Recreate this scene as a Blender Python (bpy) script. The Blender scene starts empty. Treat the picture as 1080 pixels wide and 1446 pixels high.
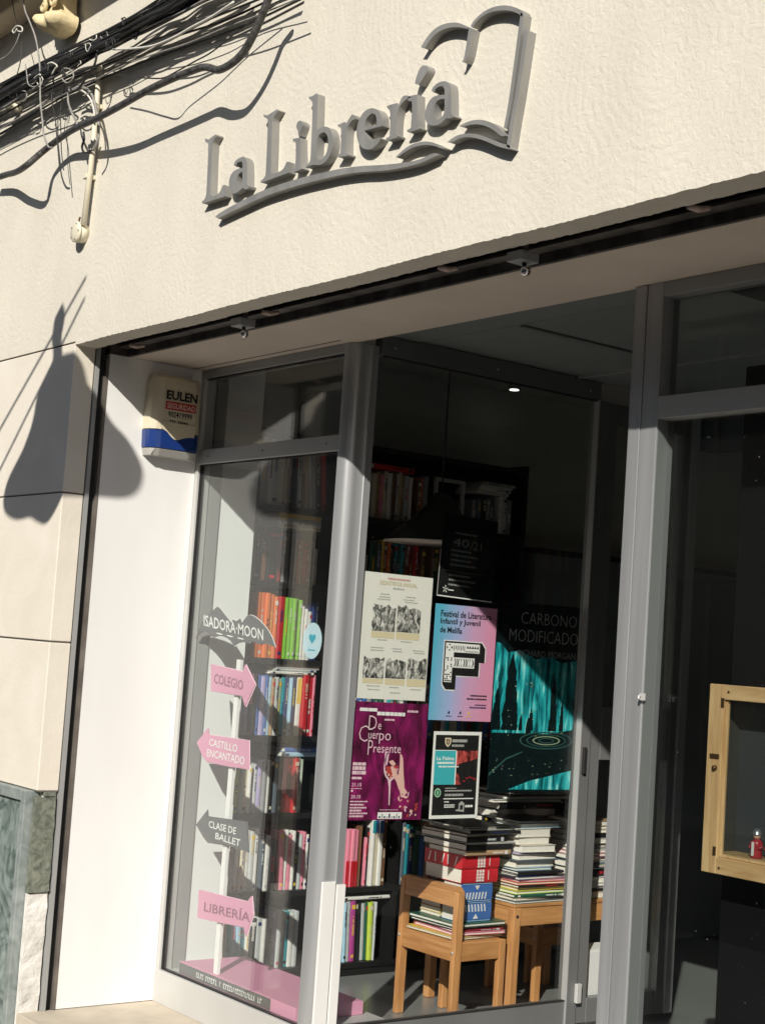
import bpy, bmesh, math, random
from mathutils import Vector, Matrix
random.seed(11)
S = bpy.context.scene
COL = S.collection
# ------------------------------------------------------------------ camera
F, CX, CY = 2179.0, 540.0, 723.0          # focal length and centre of the 1080 x 1446 photograph, in its pixels
CAMP = Vector((4.17, -2.46, 1.25))
RX = Vector((0.60808507, -0.02694509, -0.79341446))
RY = Vector((0.7909897, 0.10564967, 0.60263873))
RZ = Vector((0.06758583, -0.99403828, 0.08555727))
cam = bpy.data.objects.new('camera', bpy.data.cameras.new('camera')); COL.objects.link(cam)
r_ = Vector((RX.x, RY.x, RZ.x)); d_ = Vector((RX.y, RY.y, RZ.y)); f_ = Vector((RX.z, RY.z, RZ.z))
m3 = Matrix((r_, -d_, -f_)).transposed()
cam.matrix_world = Matrix.Translation(CAMP) @ m3.to_4x4()
cam.data.sensor_fit = 'HORIZONTAL'; cam.data.sensor_width = 36; cam.data.lens = F/1080*36
cam.data.clip_start = 0.05; cam.data.clip_end = 500
S.camera = cam
# ------------------------------------------------------------------ light
SUN = Vector((0.82, -1.0, 0.745)).normalized()
sl = bpy.data.lights.new('sun', 'SUN'); sl.energy = 5.0; sl.angle = math.radians(0.53); sl.color = (1.0, 0.945, 0.86)
sun = bpy.data.objects.new('sun', sl); COL.objects.link(sun); sun.location = (6, -8, 8)
sun.rotation_euler = (-SUN).to_track_quat('-Z', 'Y').to_euler()
w = bpy.data.worlds.new('World'); S.world = w; w.use_nodes = True
nt = w.node_tree; bg = nt.nodes['Background']
sky = nt.nodes.new('ShaderNodeTexSky'); sky.sky_type = 'NISHITA'; sky.sun_disc = False
sky.sun_elevation = math.asin(SUN.z); sky.sun_rotation = math.atan2(SUN.x, SUN.y)
nt.links.new(sky.outputs[0], bg.inputs[0]); bg.inputs[1].default_value = 0.088
S.view_settings.view_transform = 'Standard'; S.view_settings.look = 'None'
S.view_settings.exposure = 0.17; S.view_settings.gamma = 1; S.view_settings.use_curve_mapping = False
S.cycles.max_bounces = 8; S.cycles.transparent_max_bounces = 16; S.cycles.sample_clamp_indirect = 6

# ------------------------------------------------------------------ pixel -> point on a real plane
def ray(x, y):
    v = Vector((x-CX, y-CY, F)); return Vector((RX.dot(v), RY.dot(v), RZ.dot(v)))
def onX(p, x0): r = ray(*p); return CAMP + r*((x0-CAMP.x)/r.x)
def onY(p, y0): r = ray(*p); return CAMP + r*((y0-CAMP.y)/r.y)
def onZ(p, z0): r = ray(*p); return CAMP + r*((z0-CAMP.z)/r.z)

# ------------------------------------------------------------------ materials
MATS = {}
def mat(name, col, rough=0.6, metal=0.0, var=0.0, vscale=8.0, bump=0.0, bscale=40.0, bdist=0.003, dist=0.0, spec=0.5, stretch=None, col2=None, detail=4, coat=0.0):
    if name in MATS: return MATS[name]
    m = bpy.data.materials.new(name); m.use_nodes = True; n = m.node_tree.nodes; L = m.node_tree.links
    b = n['Principled BSDF']; b.inputs['Roughness'].default_value = rough; b.inputs['Metallic'].default_value = metal
    b.inputs['Specular IOR Level'].default_value = spec; b.inputs['Coat Weight'].default_value = coat
    b.inputs['Base Color'].default_value = (*col, 1)
    tc = n.new('ShaderNodeTexCoord'); src = tc.outputs['Object']
    if stretch:
        mp = n.new('ShaderNodeMapping'); mp.inputs['Scale'].default_value = stretch; L.new(src, mp.inputs[0]); src = mp.outputs[0]
    if var > 0 or col2:
        t = n.new('ShaderNodeTexNoise'); t.inputs['Scale'].default_value = vscale; t.inputs['Detail'].default_value = detail; t.inputs['Distortion'].default_value = dist
        L.new(src, t.inputs['Vector'])
        r = n.new('ShaderNodeValToRGB'); r.color_ramp.elements[0].position = 0.33; r.color_ramp.elements[1].position = 0.68
        c2 = col2 if col2 else tuple(min(1, c*(1+var)) for c in col); c1 = col if col2 else tuple(c*(1-var) for c in col)
        r.color_ramp.elements[0].color = (*c1, 1); r.color_ramp.elements[1].color = (*c2, 1)
        L.new(t.outputs['Fac'], r.inputs[0]); L.new(r.outputs[0], b.inputs['Base Color'])
    if bump > 0:
        t2 = n.new('ShaderNodeTexNoise'); t2.inputs['Scale'].default_value = bscale; t2.inputs['Detail'].default_value = 6; t2.inputs['Distortion'].default_value = dist
        L.new(src, t2.inputs['Vector'])
        bp = n.new('ShaderNodeBump'); bp.inputs['Strength'].default_value = bump; bp.inputs['Distance'].default_value = bdist
        L.new(t2.outputs['Fac'], bp.inputs['Height']); L.new(bp.outputs[0], b.inputs['Normal'])
    MATS[name] = m; return m

def stucco_mat():
    m = mat('stucco', (0.655, 0.617, 0.527), 0.9, var=0.03, vscale=2.2, spec=0.2)
    n = m.node_tree.nodes; L = m.node_tree.links; b = n['Principled BSDF']; tc = n['Texture Coordinate']
    a = n.new('ShaderNodeTexNoise'); a.inputs['Scale'].default_value = 38; a.inputs['Detail'].default_value = 5; a.inputs['Distortion'].default_value = 1.4
    c = n.new('ShaderNodeTexNoise'); c.inputs['Scale'].default_value = 130; c.inputs['Detail'].default_value = 3
    st = n.new('ShaderNodeTexNoise'); st.inputs['Scale'].default_value = 9; st.inputs['Detail'].default_value = 5
    mpn = n.new('ShaderNodeMapping'); mpn.inputs['Scale'].default_value = (1, 1, 0.35); L.new(tc.outputs['Object'], mpn.inputs[0]); L.new(mpn.outputs[0], st.inputs['Vector'])
    fine = n.new('ShaderNodeTexNoise'); fine.inputs['Scale'].default_value = 240; fine.inputs['Detail'].default_value = 2; L.new(tc.outputs['Object'], fine.inputs['Vector'])
    rg_ = n.new('ShaderNodeMapRange'); rg_.inputs[1].default_value = 0.30; rg_.inputs[2].default_value = 0.62; rg_.inputs[3].default_value = 0.955; rg_.inputs[4].default_value = 1.0; L.new(st.outputs['Fac'], rg_.inputs[0])
    rg2 = n.new('ShaderNodeMapRange'); rg2.inputs[1].default_value = 0.27; rg2.inputs[2].default_value = 0.42; rg2.inputs[3].default_value = 0.80; rg2.inputs[4].default_value = 1.0; L.new(fine.outputs['Fac'], rg2.inputs[0])
    mm_ = n.new('ShaderNodeMath'); mm_.operation = 'MULTIPLY'; L.new(rg_.outputs[0], mm_.inputs[0]); L.new(rg2.outputs[0], mm_.inputs[1])
    vm = n.new('ShaderNodeVectorMath'); vm.operation = 'SCALE'; src_ = b.inputs['Base Color'].links[0].from_socket; L.new(src_, vm.inputs[0]); L.new(mm_.outputs[0], vm.inputs['Scale']); L.new(vm.outputs[0], b.inputs['Base Color'])
    # trowel swirls: rings round scattered centres
    v = n.new('ShaderNodeTexVoronoi'); v.inputs['Scale'].default_value = 2.6
    wv = n.new('ShaderNodeMath'); wv.operation = 'MULTIPLY'; wv.inputs[1].default_value = 95
    sn = n.new('ShaderNodeMath'); sn.operation = 'SINE'
    ad0 = n.new('ShaderNodeMath'); ad0.operation = 'MULTIPLY_ADD'; ad0.inputs[1].default_value = 14
    g = n.new('ShaderNodeTexNoise'); g.inputs['Scale'].default_value = 5; g.inputs['Detail'].default_value = 3
    for t in (a, c, v, g): L.new(tc.outputs['Object'], t.inputs['Vector'])
    L.new(v.outputs['Distance'], wv.inputs[0]); L.new(g.outputs['Fac'], ad0.inputs[0]); L.new(wv.outputs[0], ad0.inputs[2]); L.new(ad0.outputs[0], sn.inputs[0])
    gm = n.new('ShaderNodeMath'); gm.operation = 'MULTIPLY'; L.new(sn.outputs[0], gm.inputs[0]); L.new(g.outputs['Fac'], gm.inputs[1])
    s1 = n.new('ShaderNodeMath'); s1.operation = 'MULTIPLY_ADD'; s1.inputs[1].default_value = 0.13; L.new(gm.outputs[0], s1.inputs[0]); L.new(a.outputs['Fac'], s1.inputs[2])
    s2 = n.new('ShaderNodeMath'); s2.operation = 'MULTIPLY_ADD'; s2.inputs[1].default_value = 0.35; L.new(c.outputs['Fac'], s2.inputs[0]); L.new(s1.outputs[0], s2.inputs[2])
    bp = n.new('ShaderNodeBump'); bp.inputs['Strength'].default_value = 0.55; bp.inputs['Distance'].default_value = 0.0035
    L.new(s2.outputs[0], bp.inputs['Height']); L.new(bp.outputs[0], b.inputs['Normal'])
    return m
M_STUCCO = stucco_mat()
M_PLASTER = mat('smooth_plaster', (0.655, 0.605, 0.515), 0.9, col2=(0.71, 0.665, 0.58), vscale=4, dist=0.8, detail=10, bump=0.35, bscale=45, spec=0.2)
M_OCHRE = mat('ochre_plaster', (0.60, 0.50, 0.36), 0.9, var=0.10, vscale=6, bump=0.4, bscale=40, spec=0.2)
M_WHITE = mat('white_panel', (0.70, 0.695, 0.675), 0.45, col2=(0.765, 0.76, 0.745), vscale=4, stretch=(1, 1, 0.3), detail=9, bump=0.05, bscale=15)
M_WALLW = mat('inner_white_wall', (0.80, 0.82, 0.80), 0.8, var=0.02, vscale=3)
M_SOFFIT = mat('soffit_board', (0.62, 0.54, 0.46), 0.85, var=0.04, vscale=5, bump=0.1)
M_RUST = mat('dark_steel', (0.085, 0.075, 0.065), 0.6, metal=0.1, var=0.5, vscale=14, bump=0.3, bscale=60)
M_RUSTL = mat('dirty_steel_flange', (0.16, 0.14, 0.12), 0.6, metal=0.3, var=0.3, vscale=10)
M_ALU = mat('anodised_aluminium', (0.40, 0.41, 0.42), 0.32, metal=0.5, var=0.10, vscale=30, stretch=(1, 1, 0.03), bump=0.04, bscale=200)
M_ALUM = mat('matt_aluminium', (0.34, 0.345, 0.34), 0.5, metal=0.25, var=0.04, vscale=5)
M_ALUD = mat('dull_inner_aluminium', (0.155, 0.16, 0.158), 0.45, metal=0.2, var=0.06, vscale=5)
M_ALUL = mat('pale_aluminium', (0.50, 0.50, 0.485), 0.5, metal=0.2, var=0.03, vscale=6)
M_GASKET = mat('rubber_gasket', (0.012, 0.012, 0.012), 0.7)
M_SIGN = mat('sign_grey_paint', (0.27, 0.265, 0.25), 0.5, metal=0.25, var=0.12, vscale=20, stretch=(1, 1, 0.3), bump=0.15, bscale=80)
M_CABLE = mat('black_cable', (0.022, 0.021, 0.02), 0.5, var=0.3, vscale=30)
M_CONDB = mat('black_corrugated_conduit', (0.055, 0.052, 0.048), 0.55, var=0.6, vscale=60, bump=0.8, bscale=70, bdist=0.003)
M_CABLEG = mat('grey_cable', (0.26, 0.25, 0.23), 0.6, var=0.2, vscale=30)
M_CABLEW = mat('white_cable', (0.60, 0.58, 0.52), 0.6, var=0.1, vscale=30)
M_CREAM = mat('cream_plastic', (0.68, 0.63, 0.49), 0.5, var=0.05, vscale=20)
M_ORN = mat('ochre_stucco_moulding', (0.66, 0.55, 0.33), 0.85, var=0.14, vscale=25, bump=0.6, bscale=40, bdist=0.006)
M_MARBLE = mat('green_grey_marble', (0.055, 0.085, 0.075), 0.35, col2=(0.27, 0.32, 0.295), vscale=7, dist=3.5, detail=9, bump=0.05)
M_MARBLEF = mat('grey_marble_border', (0.17, 0.20, 0.19), 0.4, col2=(0.31, 0.34, 0.33), vscale=9, dist=2.0, detail=8)
M_SERP = mat('speckled_green_stone', (0.09, 0.105, 0.08), 0.5, col2=(0.22, 0.23, 0.185), vscale=30, dist=1.0, detail=9, bump=0.3, bscale=50)
M_BAREP = mat('bare_flaking_plaster', (0.55, 0.53, 0.49), 0.95, col2=(0.70, 0.68, 0.64), vscale=12, bump=1.0, bscale=25, bdist=0.01)
M_SILL = mat('sandstone_sill', (0.50, 0.44, 0.35), 0.8, var=0.08, vscale=12, bump=0.2)
M_PAVE = mat('pavement_tile', (0.36, 0.33, 0.30), 0.8, var=0.12, vscale=3, bump=0.2)
M_ASPH = mat('asphalt', (0.06, 0.06, 0.06), 0.9, var=0.2, vscale=20, bump=0.5, bscale=120)
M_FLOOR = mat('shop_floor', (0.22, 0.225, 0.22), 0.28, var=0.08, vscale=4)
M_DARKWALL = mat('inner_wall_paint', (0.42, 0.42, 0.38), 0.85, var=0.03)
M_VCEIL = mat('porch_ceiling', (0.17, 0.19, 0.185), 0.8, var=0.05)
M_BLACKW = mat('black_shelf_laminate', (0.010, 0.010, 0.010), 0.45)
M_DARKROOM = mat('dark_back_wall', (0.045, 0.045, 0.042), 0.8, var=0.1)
M_WOOD = mat('waxed_pine', (0.42, 0.19, 0.065), 0.4, col2=(0.62, 0.32, 0.13), vscale=5, stretch=(9, 9, 0.9), dist=0.8, detail=8, bump=0.05)
M_WOODY = mat('waxed_pine_lengthwise', (0.40, 0.18, 0.06), 0.4, col2=(0.60, 0.31, 0.12), vscale=5, stretch=(9, 0.9, 9), dist=0.8, detail=8, bump=0.05)
M_WOODH = mat('waxed_pine_across', (0.41, 0.185, 0.062), 0.4, col2=(0.61, 0.315, 0.125), vscale=5, stretch=(0.9, 9, 9), dist=0.8, detail=8, bump=0.05)
M_PINE = mat('pale_pine', (0.42, 0.25, 0.11), 0.45, col2=(0.60, 0.41, 0.21), vscale=5, stretch=(9, 9, 0.8), dist=1.2, detail=8, bump=0.05)
M_PINEX = mat('pale_pine_across', (0.42, 0.25, 0.11), 0.45, col2=(0.60, 0.41, 0.21), vscale=5, stretch=(0.8, 9, 9), dist=1.2, detail=8, bump=0.05)
M_PAGES = mat('paper_block', (0.74, 0.71, 0.63), 0.9, var=0.10, vscale=60, stretch=(1, 1, 20))
M_BRASS = mat('worn_brass', (0.12, 0.07, 0.03), 0.45, metal=0.7)
M_INK = mat('black_print', (0.012, 0.012, 0.012), 0.5)
M_PAPER = mat('paper_white', (0.78, 0.78, 0.75), 0.6)
M_CLOTH = mat('grey_cloth', (0.20, 0.20, 0.21), 0.9, var=0.1)
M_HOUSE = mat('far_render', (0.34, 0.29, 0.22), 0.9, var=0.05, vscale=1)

def glass(name, tint, dirt=0.0, f0=0.055):
    m = bpy.data.materials.new(name); m.use_nodes = True; n = m.node_tree.nodes; L = m.node_tree.links
    n.remove(n['Principled BSDF']); out = n['Material Output']
    tr = n.new('ShaderNodeBsdfTransparent'); tr.inputs[0].default_value = (*tint, 1)
    gl = n.new('ShaderNodeBsdfGlossy'); gl.inputs['Roughness'].default_value = 0.0; gl.inputs[0].default_value = (1, 1, 1, 1)
    geo = n.new('ShaderNodeNewGeometry')                     # Schlick reflectance, the same on both faces of the pane
    dt = n.new('ShaderNodeVectorMath'); dt.operation = 'DOT_PRODUCT'; L.new(geo.outputs['Incoming'], dt.inputs[0]); L.new(geo.outputs['Normal'], dt.inputs[1])
    ab = n.new('ShaderNodeMath'); ab.operation = 'ABSOLUTE'; L.new(dt.outputs['Value'], ab.inputs[0])
    om = n.new('ShaderNodeMath'); om.operation = 'SUBTRACT'; om.inputs[0].default_value = 1.0; L.new(ab.outputs[0], om.inputs[1]); om.use_clamp = True
    pw = n.new('ShaderNodeMath'); pw.operation = 'POWER'; pw.inputs[1].default_value = 5; L.new(om.outputs[0], pw.inputs[0])
    fr = n.new('ShaderNodeMath'); fr.operation = 'MULTIPLY_ADD'; fr.inputs[1].default_value = 1-f0; fr.inputs[2].default_value = f0; L.new(pw.outputs[0], fr.inputs[0])
    mx = n.new('ShaderNodeMixShader'); L.new(fr.outputs[0], mx.inputs[0]); L.new(tr.outputs[0], mx.inputs[1]); L.new(gl.outputs[0], mx.inputs[2])
    last = mx.outputs[0]
    if dirt:
        df = n.new('ShaderNodeBsdfDiffuse'); df.inputs[0].default_value = (0.7, 0.7, 0.68, 1)
        tc = n.new('ShaderNodeTexCoord'); a = n.new('ShaderNodeTexNoise'); a.inputs['Scale'].default_value = 150; a.inputs['Detail'].default_value = 1
        b = n.new('ShaderNodeTexNoise'); b.inputs['Scale'].default_value = 2.2; b.inputs['Detail'].default_value = 5
        L.new(tc.outputs['Object'], a.inputs[0]); L.new(tc.outputs['Object'], b.inputs[0])
        r1 = n.new('ShaderNodeMapRange'); r1.inputs[1].default_value = 0.79; r1.inputs[2].default_value = 0.83; r1.inputs[4].default_value = 0.28
        r2 = n.new('ShaderNodeMapRange'); r2.inputs[1].default_value = 0.35; r2.inputs[2].default_value = 0.8; r2.inputs[4].default_value = dirt
        L.new(a.outputs['Fac'], r1.inputs[0]); L.new(b.outputs['Fac'], r2.inputs[0])
        mm = n.new('ShaderNodeMath'); mm.operation = 'ADD'; L.new(r1.outputs[0], mm.inputs[0]); L.new(r2.outputs[0], mm.inputs[1])
        m2 = n.new('ShaderNodeMixShader'); L.new(mm.outputs[0], m2.inputs[0]); L.new(last, m2.inputs[1]); L.new(df.outputs[0], m2.inputs[2]); last = m2.outputs[0]
    L.new(last, out.inputs[0]); return m
M_GLASS = glass('window_glass', (0.95, 0.965, 0.96), 0.006)
M_GLASSP = glass('porch_glass', (0.96, 0.97, 0.965), 0.002, 0.032)
M_GLASSD = glass('dusty_window_glass', (0.88, 0.90, 0.89), 0.003, 0.022)

# ------------------------------------------------------------------ object helpers
ORG = {}
def root_of(o):
    while o.parent: o = o.parent
    return o
def tag(o, label=None, cat=None, group=None, kind=None):
    if label: o['label'] = label
    if cat: o['category'] = cat
    if group: o['group'] = group
    if kind: o['kind'] = kind
    return o
def thing(name, label, cat, loc, group=None):
    o = bpy.data.objects.new(name, None); o.empty_display_size = 0.05; COL.objects.link(o)
    o.location = loc; ORG[o.name] = Vector(loc); return tag(o, label, cat, group)
class MB:
    def __init__(s): s.v = []; s.f = []; s.m = []; s.mats = []; s.smooth = []
    def mi(s, m):
        if m not in s.mats: s.mats.append(m)
        return s.mats.index(m)
    def add(s, vs, fs, m, smooth=False):
        o = len(s.v); s.v += [Vector(v) for v in vs]; k = s.mi(m)
        for f in fs: s.f.append([i+o for i in f]); s.m.append(k); s.smooth.append(smooth)
        return s
    def box(s, x0, x1, y0, y1, z0, z1, m, M=None):
        vs = [Vector((x, y, z)) for z in (z0, z1) for y in (y0, y1) for x in (x0, x1)]
        if M: vs = [M @ v for v in vs]
        return s.add(vs, [(0, 2, 3, 1), (4, 5, 7, 6), (0, 1, 5, 4), (2, 6, 7, 3), (0, 4, 6, 2), (1, 3, 7, 5)], m)
    def tube(s, pts, r, m, n=7, cap=True):
        pts = [Vector(p) for p in pts]; rs = r if isinstance(r, (list, tuple)) else [r]*len(pts)
        vs = []; up = Vector((0.13, 0.2, 1)).normalized(); prev = None
        for i, p in enumerate(pts):
            t = (pts[min(i+1, len(pts)-1)]-pts[max(i-1, 0)])
            t = t.normalized() if t.length > 1e-9 else Vector((0, 0, 1))
            a = prev - t*prev.dot(t) if prev else t.cross(up)
            if a.length < 1e-4: a = t.cross(Vector((1, 0.1, 0)))
            a.normalize(); prev = a; b = t.cross(a)
            for k in range(n):
                an = 2*math.pi*k/n; vs.append(p + (a*math.cos(an)+b*math.sin(an))*rs[i])
        fs = []
        for i in range(len(pts)-1):
            for k in range(n): fs.append((i*n+k, i*n+(k+1) % n, (i+1)*n+(k+1) % n, (i+1)*n+k))
        if cap: fs += [tuple(range(n))[::-1], tuple((len(pts)-1)*n+k for k in range(n))]
        return s.add(vs, fs, m, True)
    def lathe(s, prof, m, n=20, M=None, cap=True):   # prof [(r,z)]
        vs = []
        for r, z in prof:
            for k in range(n): vs.append(Vector((r*math.cos(2*math.pi*k/n), r*math.sin(2*math.pi*k/n), z)))
        if M: vs = [M @ v for v in vs]
        fs = []
        for i in range(len(prof)-1):
            for k in range(n): fs.append((i*n+k, i*n+(k+1) % n, (i+1)*n+(k+1) % n, (i+1)*n+k))
        if cap: fs += [tuple(range(n))[::-1], tuple((len(prof)-1)*n+k for k in range(n))]
        return s.add(vs, fs, m, True)
    def build(s, name, parent=None, bevel=0, loc=None, label=None, cat=None, group=None, kind=None):
        if parent is not None: o0 = ORG[root_of(parent).name]
        else:
            if loc is None:
                lo = Vector([min(v[i] for v in s.v) for i in range(3)]); hi = Vector([max(v[i] for v in s.v) for i in range(3)])
                loc = Vector(((lo.x+hi.x)/2, (lo.y+hi.y)/2, lo.z))
            o0 = Vector(loc)
        me = bpy.data.meshes.new(name); me.from_pydata([v-o0 for v in s.v], [], s.f)
        for m in s.mats: me.materials.append(m)
        me.polygons.foreach_set('material_index', s.m); me.polygons.foreach_set('use_smooth', s.smooth); me.update()
        o = bpy.data.objects.new(name, me); COL.objects.link(o)
        if parent is not None: o.parent = parent
        else: o.location = o0; ORG[o.name] = o0
        if bevel:
            md = o.modifiers.new('bevel', 'BEVEL'); md.width = bevel; md.segments = 2; md.limit_method = 'ANGLE'; md.angle_limit = math.radians(40)
        return tag(o, label, cat, group, kind)
def box(name, parent, x0, x1, y0, y1, z0, z1, m, bevel=0.0, **k): return MB().box(x0, x1, y0, y1, z0, z1, m).build(name, parent, bevel, **k)

def chaikin(P, it=2, ang=50):
    P = [Vector((p[0], p[1])) for p in P]
    for _ in range(it):
        Q = []; n = len(P)
        for i in range(n):
            a, b, c = P[i-1], P[i], P[(i+1) % n]; u, v = b-a, c-b
            if u.length < 1e-9 or v.length < 1e-9: Q.append(b); continue
            if math.degrees(u.angle(v)) > ang: Q.append(b)
            else: Q += [b-u*0.25, b+v*0.25]
        P = Q; ang = 50
    return P
def flat_mesh(polys, depth):
    """2D outlines (even-odd holes) -> verts, faces with given depth; z from 0 (back) to depth (front)"""
    cu = bpy.data.curves.new('tmp', 'CURVE'); cu.dimensions = '2D'; cu.fill_mode = 'BOTH'; cu.extrude = depth/2
    for P in polys:
        sp = cu.splines.new('POLY'); sp.points.add(len(P)-1); sp.use_cyclic_u = True
        for i, p in enumerate(P): sp.points[i].co = (p[0], p[1], 0, 1)
    o = bpy.data.objects.new('tmp', cu); COL.objects.link(o); dg = bpy.context.evaluated_depsgraph_get()
    me = bpy.data.meshes.new_from_object(o.evaluated_get(dg))
    vs = [(v.co.x, v.co.y, v.co.z+depth/2) for v in me.vertices]; fs = [tuple(p.vertices) for p in me.polygons]
    bpy.data.objects.remove(o); bpy.data.curves.remove(cu); bpy.data.meshes.remove(me); return vs, fs
TXT = {}
def text_mesh(t, bold=0.0, shear=0.0):
    if (t, bold, shear) in TXT: return TXT[(t, bold, shear)]
    cu = bpy.data.curves.new('tmp', 'FONT'); cu.body = t; cu.size = 1; cu.offset = bold; cu.shear = shear; cu.resolution_u = 2; cu.space_line = 0.95
    o = bpy.data.objects.new('tmp', cu); COL.objects.link(o); dg = bpy.context.evaluated_depsgraph_get()
    me = bpy.data.meshes.new_from_object(o.evaluated_get(dg))
    vs = [(v.co.x, v.co.y) for v in me.vertices]; fs = [tuple(p.vertices) for p in me.polygons]
    x0 = min(v[0] for v in vs); x1 = max(v[0] for v in vs); y0 = min(v[1] for v in vs); y1 = max(v[1] for v in vs)
    vs = [((v[0]-x0)/(x1-x0), (v[1]-y0)/(y1-y0)) for v in vs]
    bpy.data.objects.remove(o); bpy.data.curves.remove(cu); bpy.data.meshes.remove(me)
    TXT[(t, bold, shear)] = (vs, fs); return vs, fs
class Plane:
    def __init__(s, O, U, V): s.O = Vector(O); s.U = Vector(U).normalized(); s.V = Vector(V).normalized(); s.N = s.U.cross(s.V)
    def p(s, u, v, n=0): return s.O + s.U*u + s.V*v + s.N*n
    def rect(s, mb, u0, u1, v0, v1, m, n0=0.0, n1=0.0006):
        vs = [s.p(u, v, n) for n in (n0, n1) for v in (v0, v1) for u in (u0, u1)]
        return mb.add(vs, [(0, 2, 3, 1), (4, 5, 7, 6), (0, 1, 5, 4), (2, 6, 7, 3), (0, 4, 6, 2), (1, 3, 7, 5)], m)
    def poly(s, mb, polys, m, n0=0.0, n1=0.0006, smooth=0):
        if smooth: polys = [chaikin(P, smooth) for P in polys]
        vs, fs = flat_mesh(polys, n1-n0); return mb.add([s.p(x, y, n0+z) for x, y, z in vs], fs, m)
    def text(s, mb, t, u0, u1, v0, v1, m, n=0.0008, bold=0.0, shear=0.0, fn=None):
        vs, fs = text_mesh(t, bold, shear)
        q = []
        for a, b in vs:
            u, v = u0+(u1-u0)*a, v0+(v1-v0)*b
            if fn: u, v = fn(u, v)
            q.append(s.p(u, v, n))
        return mb.add(q, fs, m)
ORD = ['zeroth', 'first', 'second', 'third', 'fourth', 'fifth', 'sixth', 'seventh', 'eighth', 'ninth', 'tenth', 'eleventh', 'twelfth', 'thirteenth', 'fourteenth', 'fifteenth', 'sixteenth', 'seventeenth', 'eighteenth', 'nineteenth', 'twentieth'] + \
      [t+x for t in ('twenty-', 'thirty-', 'forty-', 'fifty-', 'sixty-', 'seventy-') for x in ('first', 'second', 'third', 'fourth', 'fifth', 'sixth', 'seventh', 'eighth', 'ninth', 'last')]
ORD[30::10] = ['thirtieth', 'fortieth', 'fiftieth', 'sixtieth', 'seventieth', 'eightieth'][:len(ORD[30::10])]

# ================================================================== SETTING
box('pavement', None, -30, 30, -3.2, 0.0, -0.40, -0.25, M_PAVE, kind='structure')
box('road', None, -30, 30, -8.5, -3.2, -0.55, -0.37, M_ASPH, kind='structure')
box('far_pavement', None, -30, 30, -11, -8.5, -0.40, -0.25, M_PAVE, kind='structure')
box('ground', None, -300, 300, -300, 300, -1.2, -0.56, M_ASPH, kind='structure')

B = thing('shop_building', 'cream stuccoed shop building with aluminium shopfront under a sunlit wall', 'building', (0, 0, -0.25))
# upper stucco wall with a ragged lower edge
def ragged_wall():
    zs = []; x = -1.0; edge = []
    while x < 5.0:
        edge.append((x, 2.272 + random.uniform(-0.0013, 0.0013) + 0.0015*math.sin(x*7))); x += random.uniform(0.006, 0.016)
    P = [(-8, 5.2), (-8, 2.284), (-1.0, 2.284)] + edge + [(8, 2.272), (8, 5.2)]
    pl = Plane((0, 0, 0), (1, 0, 0), (0, 0, 1)); mb = MB(); pl.poly(mb, [P], M_STUCCO, -0.086, 0.0); return mb
ragged_wall().build('stucco_wall', B)
box('wall_core', B, -8, 8, 0.23, 0.6, 2.50, 5.2, M_PLASTER)
box('wall_core', B, -8, 8, 0.086, 0.23, 2.52, 5.2, M_PLASTER)
# pilaster in courses with recessed joints, then marble below
for i, (z0, z1) in enumerate([(1.728, 2.278), (1.183, 1.722), (0.645, 1.177)]):
    box('plaster_block', B, -8, -1.0, 0.0, 0.084, z0, z1, M_PLASTER if i else M_PLASTER, bevel=0.003)
box('joint_backing', B, -8, -1.0035, 0.006, 0.082, 0.64, 2.28, M_RUSTL)
box('jamb_core', B, -8, -1.05, 0.084, 0.6, -0.25, 2.5, M_PLASTER)
box('pilaster_foot', B, -8, -1.012, 0.03, 0.082, -0.25, 0.643, M_BAREP)
# marble dado: a slab in a raised border
X0 = -1.036
box('marble_slab', B, -1.92, X0-0.035, -0.012, 0.03, -0.25, 0.600, M_MARBLE, bevel=0.002)
box('marble_border', B, X0-0.035, X0, -0.028, 0.03, -0.25, 0.642, M_MARBLEF, bevel=0.003)
box('marble_border', B, -1.92, X0-0.0352, -0.028, 0.03, 0.602, 0.642, M_MARBLEF, bevel=0.003)
box('marble_border', B, -1.96, -1.9205, -0.028, 0.03, -0.25, 0.642, M_MARBLEF, bevel=0.003)
box('marble_slab', B, -2.9, -1.965, -0.012, 0.03, -0.25, 0.600, M_MARBLE, bevel=0.002)
# jamb: a rough speckled stone slip on top, bare plaster below it
def rough_prism(x0, x1, y0, y1, z0, z1, m, j=0.006):
    mb = MB(); n = 10; vs = []; fs = []
    for i in range(n+1):
        z = z0+(z1-z0)*i/n
        for (x, y) in ((x0, y0), (x1, y0), (x1, y1), (x0, y1)):
            vs.append((x+random.uniform(-j, j)*(x == x1)*0.6, y+random.uniform(-j, j)*0.5*(y == y1), z + (random.uniform(-j, j) if i in (0, n) else 0)))
    for i in range(n):
        for k in range(4): fs.append((i*4+k, i*4+(k+1) % 4, (i+1)*4+(k+1) % 4, (i+1)*4+k))
    fs += [(3, 2, 1, 0), tuple(n*4+k for k in range(4))]
    return mb.add(vs, fs, m)
rough_prism(-1.03, -0.998, 0.002, 0.078, 0.285, 0.622, M_SERP).build('stone_slip', B)
rough_prism(-1.03, -1.006, 0.004, 0.080, -0.22, 0.280, M_BAREP).build('bare_plaster', B)
box('stone_slip', B, -1.02, -1.0, 0.03, 0.07, 0.626, 0.640, M_SERP)
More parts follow.
